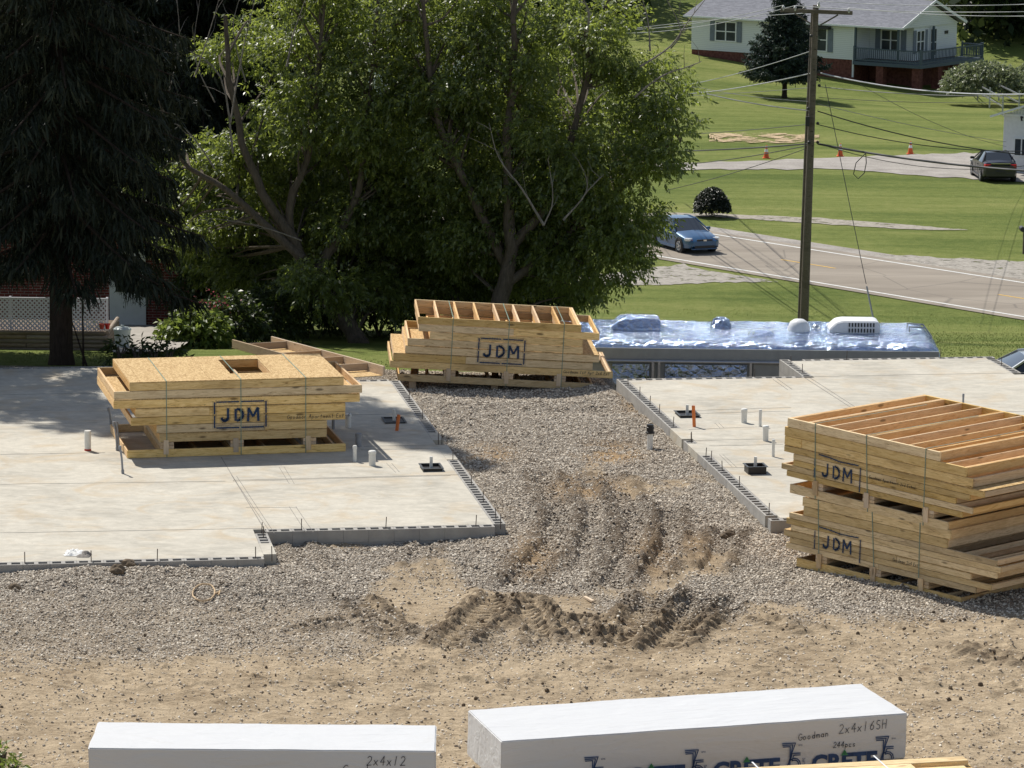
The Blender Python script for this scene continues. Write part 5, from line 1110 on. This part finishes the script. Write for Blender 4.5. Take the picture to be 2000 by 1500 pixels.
for a, b in ((1196, 1268), (1299, 1459)): MB().box(((tx(a)+tx(b))/2, -.03, hR-.72), (tx(b)-tx(a), .05, .62)).build('foil_window', MT['roof_foil'], tr)
for a in (1275, 1287, 1466): MB().box((tx(a), -.10, hR-.85), (.05, .06, 1.05)).build('awning_arm', MT['galv'], tr)
MB().box((tx(1500), -.02, hR-.95), (.62, .04, 1.15)).build('side_panel', MT['grey_trailer'], tr)
for x in (L*.42, L*.52): 
    w_ = MB().lathe((x, .12, .36), [(.001, -.1), (.2, -.11), (.35, -.09), (.36, 0), (.35, .09), (.2, .11), (.001, .1)], 18, axis=Vector((0, 1, 0))).build('wheel', MT['rubber'], tr, 40)
def ac_unit(name, px0, px1, mat, louvre, D=75.4):
    xa, xb = PD(px0, 640, D).x-x0, PD(px1, 640, D).x-x0; w = xb-xa; y = D-yf; h = .30
    prof = [(0, .05), (.02, .14), (.16, .27), (.30, h), (w-.08, h), (w, h-.05), (w, .04), (w-.05, 0), (.06, 0)]
    n = len(prof); v = [(xa+p[0], y-.33, RZ+p[1]) for p in prof]+[(xa+p[0], y+.33, RZ+p[1]) for p in prof]
    f = [tuple(range(n)), tuple(range(2*n-1, n-1, -1))]+[(i, n+i, n+(i+1) % n, (i+1) % n) for i in range(n)]
    o = MB().add(v, f).build(name, mat, tr, 30, bevel=.03)
    if louvre:
        for r in range(2):
            for k in range(9): MB().box((xb-.66+k*.065, y-.339, RZ+.10+r*.12), (.03, .012, .085)).build('louvre', MT['plate_dark'], o)
    return o
ac_unit('air_conditioner', 1194, 1289, MT['roof_foil'], False); ac_unit('air_conditioner', 1617, 1716, MT['white_paint'], True)
def dome(px, D, w, h, mat, name='roof_vent'):
    x = PD(px, 640, D).x-x0; m = MB(); V = []
    n = 14; prof = [(w/2, 0), (w/2*.98, h*.45), (w/2*.8, h*.8), (w/2*.45, h*.97), (.001, h)]
    m.lathe((x, D-yf, RZ-.02), prof, n); m.build(name, mat, tr, 50)
dome(1408, 75.6, .46, .30, MT['roof_foil']); dome(1487, 74.9, .58, .15, MT['roof_foil']); dome(1560, 75.3, .48, .32, MT['white_paint']); dome(1594, 75.6, .20, .16, MT['chrome']); dome(1608, 74.8, .09, .06, MT['dark_trim'])
xl_ = PD(1780, 640, 76).x-x0
for dy in (0, .45): MB().tube([(xl_-.12, 1.1+dy, RZ-.1), (xl_-.12, 1.1+dy, RZ+.16), (xl_+.22, 1.1+dy, RZ+.14), (xl_+.36, 1.1+dy, RZ-.05), (xl_+.38, 1.1+dy, RZ-.8)], .018, 8).build('ladder_rail', MT['galv'], tr, 50)

# ---------------------------------------------------------------- utility pole and lines
DP = 118.0; pb = PD(1569, 655, DP); pt_ = PD(1593.5, 10, DP); pb.z = gz1(pb.x, DP)-.2
pole = tag(empty('utility_pole', pb), 'weathered wooden utility pole rising behind the trailer', 'utility pole'); ax = pt_-pb
MB().tube([(0, 0, -.3), ax*.5, ax], [.155, .125, .10], 14).build('shaft', MT['pole_wood'], pole, 50)
def pp(px, py, dy=0.0): return PD(px, py, DP+dy)-pb
rs = MB(); rs.tube([pp(1560, 640, .3), pp(1573, 300, .3), pp(1587, 20, .3)], .05, 8); rs.build('riser_conduit', MT['pole_wood'], pole, 50)
ca_ = MB(); ca_.bar(pp(1525, 20, -.15), pp(1665, 25.5, -.15), .09, .13); ca_.build('crossarm', MT['pole_wood'], pole)
MB().bar(pp(1602, 49, -.17), pp(1637, 29, -.17), .03, .05).build('brace', MT['pole_wood'], pole); MB().bar(pp(1583, 46, -.17), pp(1552, 26, -.17), .03, .05).build('brace', MT['pole_wood'], pole)
for px, py in ((1530, 13), (1553, 14), (1658, 18), (1599, 6)): MB().lathe(pp(px, py, -.15)-Vector((0, 0, .12)), [(.02, -.05), (.05, .0), (.06, .05), (.035, .07), (.055, .1), (.035, .15), (.001, .17)], 10).build('insulator', MT['porcelain'], pole, 40)
for px, py in ((1584, 73), (1599, 143), (1600, 170), (1578, 215), (1597, 244), (1597, 281), (1580, 281)): MB().lathe(pp(px, py, -.18), [(.02, 0), (.05, .02), (.05, .08), (.02, .1)], 8).build('bracket', MT['plate_dark'], pole, 40)
MB().box(pp(1577, 237, -.2), (.13, .12, .32)).build('junction_box', MT['plate_dark'], pole)
def wire(label, a, b, r, mat, Da, Db, sag=.3):
    A_ = PD(a[0], a[1], Da); B_ = PD(b[0], b[1], Db); pts = [A_+(B_-A_)*(i/20)-Vector((0, 0, sag*4*(i/20)*(1-i/20))) for i in range(21)]
    o = MB().tube(pts, r, 6).build('power_line', MT[mat], None, 60); return tag(o, label, 'cable', 'cables strung from the utility pole')
LFT = 172.0; RGT = 104.0
WR = [('upper bright line running left from the crossarm', (1180, 58), (1530, 10), .012, 'wire_alu', LFT, 118, .25), ('second bright line running left just below the upper one', (1180, 64), (1553, 11), .012, 'wire_alu', LFT, 118, .3), ('bright line running left lowest at the crossarm', (1180, 64), (1585, 25), .012, 'wire_alu', LFT, 118, -.1),
      ('topmost bright line running right from the pole top', (1600, 2), (2040, 7), .012, 'wire_alu', 118, RGT, .1), ('bright line running right over the crossarm', (1553, 11), (2040, 22), .012, 'wire_alu', 118, RGT, .1), ('bright line running right from the arm end', (1658, 15), (2040, 31), .012, 'wire_alu', 118, RGT, .1),
      ('thick pale cable running left at porch railing height', (1180, 183), (1584, 143), .02, 'wire_alu', LFT, 118, .35), ('thick pale cable running right across the porch shadow', (1603, 143), (2040, 183), .026, 'wire_alu', 118, RGT, .25), ('thin line below the thick pale cable on the right', (1599, 169), (2040, 187), .014, 'wire_mid', 118, RGT, .12), ('thin dark line running right just above the tree shadow', (1599, 190), (2040, 198), .009, 'wire_dark', 118, RGT, .1),
      ('service line dropping left from the pole to the spruce', (1330, 168), (1580, 101), .014, 'wire_alu', 150, 118, .1), ('thick dark cable slanting down to the pole from the left', (1290, 155), (1578, 216), .022, 'wire_mid', LFT, 118, .2), ('thin line slanting down to the pole from upper left', (1290, 150), (1578, 198), .010, 'wire_mid', LFT, 118, .2), ('thin line running left a little above the cones', (1180, 266), (1577, 243), .013, 'wire_dark', LFT, 118, .12), ('thin line running left across the spruce shadow', (1180, 190), (1584, 171), .010, 'wire_mid', LFT, 118, .1),
      ('thick black cable running left level with the cones', (1180, 295), (1577, 281), .028, 'wire_dark', LFT, 118, .12), ('thinner black cable just below the thick one on the left', (1180, 322), (1577, 284), .016, 'wire_dark', LFT, 118, .3), ('dark line falling steeply left across the gravel drive', (1300, 372), (1580, 288), .012, 'wire_dark', 140, 118, .1),
      ('cable falling right toward the white shed from above', (1597, 203), (1965, 277), .011, 'wire_mid', 118, 176, .1), ('dark cable falling right to the shed window', (1597, 217), (2040, 305), .020, 'wire_dark', 118, 125, .25), ('dark cable falling right close below the last', (1597, 243), (2040, 294), .016, 'wire_dark', 118, 125, .3), ('thick black cable falling right over the dark car', (1598, 281), (2040, 336), .036, 'wire_dark', 118, RGT, .12), ('thin black cable following the thick one over the drive', (1598, 280), (2040, 318), .012, 'wire_dark', 118, 128, .5),
      ('thin dark line falling from the porch toward the shed', (1680, 165), (1965, 286), .009, 'wire_dark', 135, 178, .3)]
for w in WR: wire(*w)
g0 = PD(1612, 165, DP); g1 = PD(1716, 640, 112); g1.z = gz1(g1.x, 112)
tag(MB().tube([g0, g0+(g1-g0)*.5-Vector((0, 0, .05)), g0+(g1-g0)*.78], .012, 6).build('guy_wire', MT['wire_dark'], None), 'thin guy wire slanting down to the right of the pole', 'guy wire')
tag(MB().tube([g0+(g1-g0)*.79, g1], .03, 8).build('guy_guard', MT['conduit_grey'], None), 'grey sleeve on the lower end of the guy wire', 'cable guard')
tag(MB().tube(q(114, (1693, 297), (1672, 318), (1667, 340), (1676, 349), (1688, 338), (1692, 318), (1691, 300)), .016, 6).build('cable_loop', MT['wire_dark'], None, 60), 'spare loop of black cable hanging right of the pole', 'cable')
# distant pole left behind the leaves
p = PD(1258, 262, 185); p.z = gz1(p.x, p.y); r2 = tag(empty('utility_pole', p), 'distant pole half hidden by the right edge of the tree crown', 'utility pole'); h = PD(1258, 168, 185).z-p.z; MB().tube([(0, 0, -.3), (0, 0, h)], [.17, .13], 10).build('shaft', MT['pole_wood'], r2, 50); MB().bar((-.9, 0, h-.3), (.9, 0, h-.3), .1, .12).build('crossarm', MT['pole_wood'], r2)

# ---------------------------------------------------------------- white ranch house
HY = math.radians(-35); HO = PD(1350, 96, 255.0); zF = HO.z
hs = tag(empty('ranch_house', HO, HY), 'white ranch house with grey roof and blue-grey porch on the far lawn', 'house')
LH, UC, WH, EH = 16.9, 13.4, 8.4, 2.35; gh = -2.6
MB().box((UC/2, WH/2, EH/2), (UC, WH, EH)).build('wall', MT['siding'], hs); MB().box((UC+(LH-UC)/2, 2.1+(WH-2.1)/2, EH/2), (LH-UC-.01, WH-2.1, EH)).build('wall', MT['siding'], hs)
MB().box((UC/2, WH/2, gh/2-.01), (UC-.06, WH-.06, -gh)).build('brick_base', MT['brick_foundation'], hs); MB().box((UC+(LH-UC)/2, 2.1+(WH-2.1)/2, gh/2-.01), (LH-UC-.05, WH-2.2, -gh)).build('brick_base', MT['brick_foundation'], hs)
RH = 1.62; ov = .45; xa, xb = -.4, LH+.5
rm = MB(); 
for y_a, y_m in ((-ov, WH/2), (WH+ov, WH/2)):
    z_a = EH-.04; z_m = EH+RH; rm.add([(xa, y_a, z_a), (xb, y_a, z_a), (xb, y_m, z_m), (xa, y_m, z_m), (xa, y_a, z_a+.14), (xb, y_a, z_a+.14), (xb, y_m, z_m+.14), (xa, y_m, z_m+.14)], [(0, 1, 2, 3), (7, 6, 5, 4), (0, 4, 5, 1), (1, 5, 6, 2), (3, 7, 4, 0), (2, 6, 7, 3)])
rm.build('roof', MT['shingles'], hs)
for x in (LH+.12, -.02):
    MB().add([(x, 0, EH-.02), (x, WH, EH-.02), (x, WH/2, EH+RH-.05), (x-.12, 0, EH-.02), (x-.12, WH, EH-.02), (x-.12, WH/2, EH+RH-.05)], [(0, 1, 2), (5, 4, 3), (0, 3, 4, 1), (1, 4, 5, 2), (2, 5, 3, 0)]).build('gable', MT['siding'], hs)
for s_ in (-1, 1): MB().bar((xb+.02, WH/2+s_*(WH/2+ov+.02), EH+.02), (xb+.02, WH/2, EH+RH+.10), .05, .18).build('bargeboard', MT['trim_white'], hs)
MB().box(((xa+xb)/2, -ov-.05, EH+.03), (xb-xa, .10, .12)).build('gutter', MT['trim_white'], hs)
def hwin(x, y, z, w, h, axis='x', shut=True, n=2):
    f = empty('window', (x, y, z)); f.parent = hs; f.rotation_euler = (0, 0, 0 if axis == 'x' else math.pi/2)
    fr_ = MB()
    for i in range(n+1): fr_.box((-w/2+w*i/n, -.04, 0), (.09, .07, h+.09))
    for zz in (-h/2, 0, h/2): fr_.box((0, -.04, zz), (w, .06, .07))
    fr_.build('window_frame', MT['trim_white'], f)
    for i in range(n): MB().box((-w/2+w*(i+.5)/n, -.02, 0), (w/n-.05, .02, h-.03)).build('pane', MT['window_glass'], f)
    if shut:
        for s_ in (-1, 1): MB().box((s_*(w/2+.28), -.03, 0), (.38, .05, h+.1)).build('shutter', MT['shutter'], f)
hwin(2.9, 0, 1.42, 1.7, 1.35); hwin(10.4, 0, 1.25, 1.6, 1.55); hwin(15.1, 2.1, 1.35, 1.5, 1.4)
MB().box((10.4, -.25, 2.12), (2.2, .5, .18)).build('awning', MT['plate_dark'], hs)
MB().box((UC-.04, -.06, EH/2-.6), (.12, .10, EH+1.2)).build('downspout', MT['trim_white'], hs)
hwin(LH, 3.0, 1.3, 1.1, 1.5, 'y', True, 2); hwin(LH, 4.9, 1.15, .9, 1.9, 'y', False, 1)
MB().box((LH+.03, 6.8, 1.75), (.03, .5, .22)).build('wall_vent', MT['plate_dark'], hs)
# deck: along the recessed porch and wrapping round the end
dk = empty('deck', (0, 0, 0)); dk.parent = hs
MB().prism([(UC+.02, -.25), (LH+1.9, -.25), (LH+1.9, WH+.6), (LH+.02, WH+.6), (LH+.02, 2.08), (UC+.02, 2.08)], -.30, -.06).build('deck_floor', MT['porch_blue'], dk)
def rail(a, b, n):
    a = Vector(a); b = Vector(b); m = MB(); m.bar(a+Vector((0, 0, .92)), b+Vector((0, 0, .92)), .09, .08); m.bar(a+Vector((0, 0, .12)), b+Vector((0, 0, .12)), .05, .07)
    m.build('railing', MT['porch_blue'], dk)
    for i in range(n+1): c = a+(b-a)*i/n; MB().box((c.x, c.y, .45), (.045 if 0 < i < n else .12, .045 if 0 < i < n else .12, .9 if 0 < i < n else 1.1)).build('baluster' if 0 < i < n else 'rail_post', MT['porch_blue'], dk)
rail((UC+.1, -.18, -.06), (LH+1.82, -.18, -.06), 34); rail((LH+1.82, -.10, -.06), (LH+1.82, WH+.5, -.06), 44); rail((LH+1.7, WH+.52, -.06), (LH+.2, WH+.52, -.06), 8)
for x, y in ((UC+.12, -.1), (LH+.0, -.1), (LH+.25, 4.5)): MB().box((x, y, EH/2-.04), (.14, .14, EH)).build('porch_post', MT['porch_blue'], dk)
for x, y in ((LH+1.4, .2), (LH+1.4, 3.0), (LH+1.4, 5.7), (LH+1.4, 8.4), (LH-1.4, .15)): MB().box((x, y, gh/2-.28), (.55, .55, -gh)).build('brick_pier', MT['brick_foundation'], dk)
st_ = MB()
for k in range(4): st_.box((6.0, -.35-.28*k, -.12-.19*k), (1.2, .3, .05))
st_.build('front_steps', MT['trim_white'], hs); rl = MB(); [rl.box((6.6, -.3-.25*k, .1-.19*k), (.05, .05, .9)) for k in range(5)]; rl.bar((6.6, -.25, .6), (6.6, -1.35, -.2), .06, .06); rl.build('step_railing', MT['trim_white'], hs)
# rail fence by the pale shrubs
for k, (a, b) in enumerate((((1887, 180), (1958, 222)), ((1880, 158), (1990, 214)))):
    A_ = PG(*a); B_ = PG(*b); r2 = tag(empty('rail_fence', A_), ('short grey rail fence below the pale shrubs', 'second grey rail fence close behind the first by the pale shrubs')[k], 'fence'); d = B_-A_
    for i in range(4): c = d*i/3; MB().box((c.x, c.y, c.z+.55), (.09, .09, 1.3)).build('post', MT['galv'], r2)
    for zz in (.45, .95): MB().bar(Vector((0, 0, zz)), d+Vector((0, 0, zz)), .04, .09).build('rail', MT['galv'], r2)
# ---------------------------------------------------------------- white shed at the right edge
c = PG(1957, 336); sh = tag(empty('white_shed', c, math.radians(-24)), 'white building with ribbed gable cut by the right edge of the photo', 'building')
MB().box((3.2, 3, 1.35), (6.4, 6, 3.3)).build('wall', MT['white_paint'], sh)
rm = MB(); [rm.bar((.0+.16*i, -.03, 3.0-.0), (.0+.16*i, -.03, 3.0+min(.16*i, 6.4-.16*i)*.36+.02), .05, .05, up=(1, 0, 0)) for i in range(1, 40)]
MB().add([(0, 0, 3.0), (6.4, 0, 3.0), (3.2, 0, 4.15), (0, .1, 3.0), (6.4, .1, 3.0), (3.2, .1, 4.15)], [(0, 1, 2), (5, 4, 3)]).build('gable', MT['siding'], sh); rm.build('gable_ribs', MT['trim_white'], sh)
for s_ in (-1, 1): MB().bar((3.2+s_*3.8, 3, 2.90), (3.2, 3, 4.24), 7.0, .10, up=(0, 0, 1)).build('roof_panel', MT['white_paint'], sh)
MB().bar((-.05, -.05, 2.98), (6.45, -.05, 2.98), .06, .12).build('trim_band', MT['trim_white'], sh)
wf = MB(); [wf.box((1.0+dx_, -.03, 1.35), (.06, .06, .9)) for dx_ in (-.38, 0, .38)]; [wf.box((1.0, -.03, 1.35+dz_), (.82, .06, .06)) for dz_ in (-.45, .45)]; w_ = wf.build('window_frame', MT['trim_white'], sh); MB().box((1.0, -.012, 1.35), (.74, .02, .86)).build('pane', MT['window_glass'], w_)
MB().box((2.35, -.06, 2.0), (1.1, .05, .9)).build('sign_board', car_paint('sign_blue', (.10, .33, .62), 0) or MT['sign_blue'], sh)
MB().tube([(1.0, -.03, 2.9), (1.0, -.28, 2.95), (1.05, -.32, 2.75)], .05, 8).build('gooseneck_lamp', MT['plate_dark'], sh, 50)
# ---------------------------------------------------------------- traffic cones
for k, (px, py, lab) in enumerate(((1496.5, 309, 'orange traffic cone left of the pole by the gravel drive'), (1641, 305.5, 'orange traffic cone just right of the pole by the gravel drive'), (1778, 301, 'orange traffic cone farthest right by the gravel drive'))):
    c = PG(px, py); r2 = tag(empty('traffic_cone', c), lab, 'traffic cone', 'traffic cones along the gravel drive'); pr = lambda z: .155-(.155-.035)*z/.66
    MB().box((0, 0, .02), (.38, .38, .04)).build('base', MT['cone_orange'], r2); MB().lathe((0, 0, .04), [(pr(0), 0), (pr(.66), .66), (.001, .665)], 14).build('cone', MT['cone_orange'], r2, 50)
    MB().lathe((0, 0, .04), [(pr(.30)+.003, .30), (pr(.46)+.003, .46)], 14).build('collar', MT['cone_white'], r2, 50); MB().lathe((0, 0, .04), [(pr(.52)+.003, .52), (pr(.62)+.003, .62)], 14).build('collar', MT['cone_white'], r2, 50)

p = PG(1999, 496); r2 = tag(empty('mailbox', p), 'dark mailbox at the right edge beside the road', 'mailbox'); MB().box((0, 0, .5), (.09, .09, 1.0)).build('post', MT['pole_wood'], r2); MB().tube([(-.1, .25, 1.08), (-.1, -.25, 1.08)], .11, 12).build('box', MT['plate_dark'], r2, 40)
# ---------------------------------------------------------------- cars
STN = [(2.27, .60, .32, .56, .60, .46), (2.14, .78, .22, .64, .69, .60), (1.80, .86, .19, .72, .79, .70), (1.35, .885, .19, .80, .875, .74), (.98, .89, .18, .875, .93, .74), (.12, .895, .18, .92, 1.395, .57), (-.5, .895, .18, .94, 1.45, .58), (-1.05, .89, .19, .955, 1.405, .56), (-1.62, .88, .21, .965, 1.07, .66), (-2.1, .84, .25, .95, 1.01, .66), (-2.25, .74, .34, .80, .86, .60)]
def sedan(label, loc, rz, paint, front=True):
    r = tag(empty('sedan_car', loc, rz), label, 'car')
    def ring(s_):
        x, w, lo, be, to, wt = s_; half = [(.55*w, lo), (w*.97, lo+.07), (w, .52 if be > .6 else (lo+be)/2), (w*.965, be), (wt, to), (0, to+.035)]
        return [(x, -y, z) for y, z in half]+[(x, y, z) for y, z in reversed(half[:-1])]
    R = [ring(s_) for s_ in STN]; n = len(R[0]); sets = {'body': [], 'windshield': [], 'rear_window': [], 'side_window': []}
    V = [p for rr in R for p in rr]
    for i in range(len(R)-1):
        for j in range(n-1):
            fc = (i*n+j, i*n+j+1, (i+1)*n+j+1, (i+1)*n+j); k = min(j, n-2-j)
            key = 'body'
            if k == 4 and i == 4: key = 'windshield'
            elif k == 4 and i == 7: key = 'rear_window'
            elif k == 3 and i in (4, 5, 6, 7): key = 'side_window'
            sets[key].append(fc)
        sets['body'].append((i*n+n-1, i*n, (i+1)*n, (i+1)*n+n-1))
    sets['body'] += [tuple(range(n)), tuple((len(R)-1)*n+j for j in range(n-1, -1, -1))]
    bodyo = None
    for nm, fs in sets.items():
        us = sorted({a for f in fs for a in f}); mp = {a: b for b, a in enumerate(us)}; m = MB(); m.add([V[a] for a in us], [tuple(mp[a] for a in f) for f in fs])
        bm = None
        if nm == 'side_window':
            for sd in (-1, 1):
                fs2 = [f for f in fs if (V[f[0]][1]*sd) > 0]; us = sorted({a for f in fs2 for a in f}); mp = {a: b for b, a in enumerate(us)}; MB().add([V[a] for a in us], [tuple(mp[a] for a in f) for f in fs2]).build('side_window', MT['car_glass'], r, 30)
            continue
        o = m.build(nm, MT[paint] if nm == 'body' else MT['car_glass'], r, 38)
    for sd in (-1, 1):
        for (x0_, z0_), (x1_, z1_) in (((.98, .90), (.12, 1.40)), ((-.42, .95), (-.5, 1.44)), ((-1.62, .99), (-1.05, 1.41)), ((.12, 1.41), (-.5, 1.46)), ((-.5, 1.46), (-1.05, 1.415))):
            yv = lambda z: (.86-(z-.93)/.5*.29)*sd; MB().bar((x0_, yv(z0_)+.004*sd, z0_), (x1_, yv(z1_)+.004*sd, z1_), .05, .045).build('pillar', MT[paint], r)
        MB().box((.62, sd*1.0, .98), (.14, .2, .13)).build('mirror', MT[paint], r, bevel=.03)
        for x in (1.37, -1.33):
            MB().lathe((x, sd*.70, .335), [(.37, .0), (.385, .197), (.34, .2), (.34, .02)], 22, axis=Vector((0, sd, 0))).build('wheel_arch', MT['plate_dark'], r, 40)
            w_ = empty('wheel', (x, sd*.80, .325)); w_.parent = r
            MB().lathe((0, 0, 0), [(.21, -.1), (.30, -.11), (.325, -.07), (.325, .07), (.30, .11), (.21, .10)], 22, axis=Vector((0, sd, 0))).build('tyre', MT['rubber'], w_, 40)
            rm = MB(); rm.lathe((0, 0, 0), [(.215, .06), (.215, .105), (.19, .10), (.185, .05), (.05, .06), (.045, .09), (.001, .09)], 20, axis=Vector((0, sd, 0)))
            for k in range(5): a = k*2*math.pi/5; rm.bar((0, sd*.085, 0), (.2*math.cos(a), sd*.09, .2*math.sin(a)), .03, .05)
            rm.build('rim', MT['rim'], w_, 40)
        MB().add([(2.17, sd*.44, .60), (2.0, sd*.845, .62), (1.78, sd*.872, .72), (1.93, sd*.70, .775), (2.10, sd*.56, .715), (2.22, sd*.42, .63)], [(0, 1, 2, 3, 4, 5)] if sd > 0 else [(5, 4, 3, 2, 1, 0)]).build('headlight', MT['lamp_clear'], r) if False else MB().box((1.99, sd*.70, .675), (.30, .30, .13), sd*-.62).build('headlight', MT['lamp_clear'], r, bevel=.03)
        MB().box((2.10, sd*.60, .635), (.13, .10, .08), sd*-.5).build('turn_signal', MT['amber'], r); MB().box((2.16, sd*.60, .36), (.08, .16, .09), sd*-.3).build('fog_lamp', MT['plate_dark'], r)
        MB().box((-2.13, sd*.66, .86), (.22, .32, .17), sd*.25).build('tail_light', MT['lamp_red'], r, bevel=.02)
    MB().box((2.24, 0, .635), (.06, .80, .10)).build('grille', MT['plate_dark'], r, bevel=.015); MB().box((2.275, 0, .64), (.02, .16, .07)).build('badge', MT['chrome'], r); MB().box((2.24, 0, .34), (.08, 1.0, .12)).build('lower_grille', MT['plate_dark'], r)
    MB().box((2.225, 0, .245), (.14, 1.3, .06)).build('bumper_lip', MT[paint], r, bevel=.02); MB().box((-2.27, 0, .62), (.02, .5, .15)).build('number_plate', MT['plate_dark'], r); MB().box((-2.16, 0, .98), (.2, 1.0, .03)).build('boot_trim', MT['chrome' if paint == 'paint_dark' else paint], r)
    MB().box((-2.2, 0, .42), (.12, 1.45, .22)).build('bumper', MT[paint], r, bevel=.03)
    for sd in (-1, 1): MB().bar((1.0, sd*.88, .22), (-.95, sd*.88, .22), .06, .09).build('sill', MT[paint], r); MB().bar((.25, sd*.893, .80), (.25, sd*.90, .3), .006, .012).build('door_gap', MT['plate_dark'], r); MB().bar((-.55, sd*.897, .84), (-.55, sd*.902, .3), .006, .012).build('door_gap', MT['plate_dark'], r); [MB().box((x, sd*.90, .78), (.16, .03, .03)).build('door_handle', MT[paint], r) for x in (-.35, -1.1)]
    return r
RA = math.atan2(RD[1], RD[0])
p = PG(1342, 498); cc = Vector((p.x, p.y, 0))-Vector((RD[0], RD[1], 0))*1.6+Vector((RN[0], RN[1], 0))*1.2; cc.z = float(gbase(cc.x, cc.y))+.032
sedan('blue sedan driving on the road beneath the tree crown', cc, math.radians(-66), 'paint_blue').scale = (.92, .92, .92)
p = PG(1950, 357); sedan('dark sedan parked by the gravel drive, seen from behind', Vector((p.x, p.y+2.1, float(gbase(p.x, p.y+2.1))+.03)), math.radians(92), 'paint_dark')
p = PD(2006, 715, 80.9); sedan('silver car roof showing behind the far right slab edge', Vector((p.x, 80.9, gz1(p.x, 80.9))), math.radians(183), 'paint_silver')
# pale outbuilding glimpsed through the leaves
c = PG(860, 205); r2 = tag(empty('outbuilding', c), 'pale building glimpsed through gaps in the tree crowns', 'building'); MB().box((0, 3, 1.5), (9, 6, 3)).build('wall', MT['siding'], r2)
MB().add([(-4.9, -.4, 3), (4.9, -.4, 3), (4.9, 3, 4.5), (-4.9, 3, 4.5), (4.9, 6.4, 3), (-4.9, 6.4, 3)], [(0, 1, 2, 3), (3, 2, 4, 5), (0, 3, 5), (1, 4, 2), (0, 5, 4, 1)]).build('roof', MT['shingles'], r2)
for x in (-2.5, 2.2): MB().box((x, -.02, 1.5), (1.2, .05, 1.1)).build('window', MT['window_glass'], r2)
MB().box((0, -.02, 1.0), (.95, .05, 2.0)).build('door', MT['shutter'], r2)
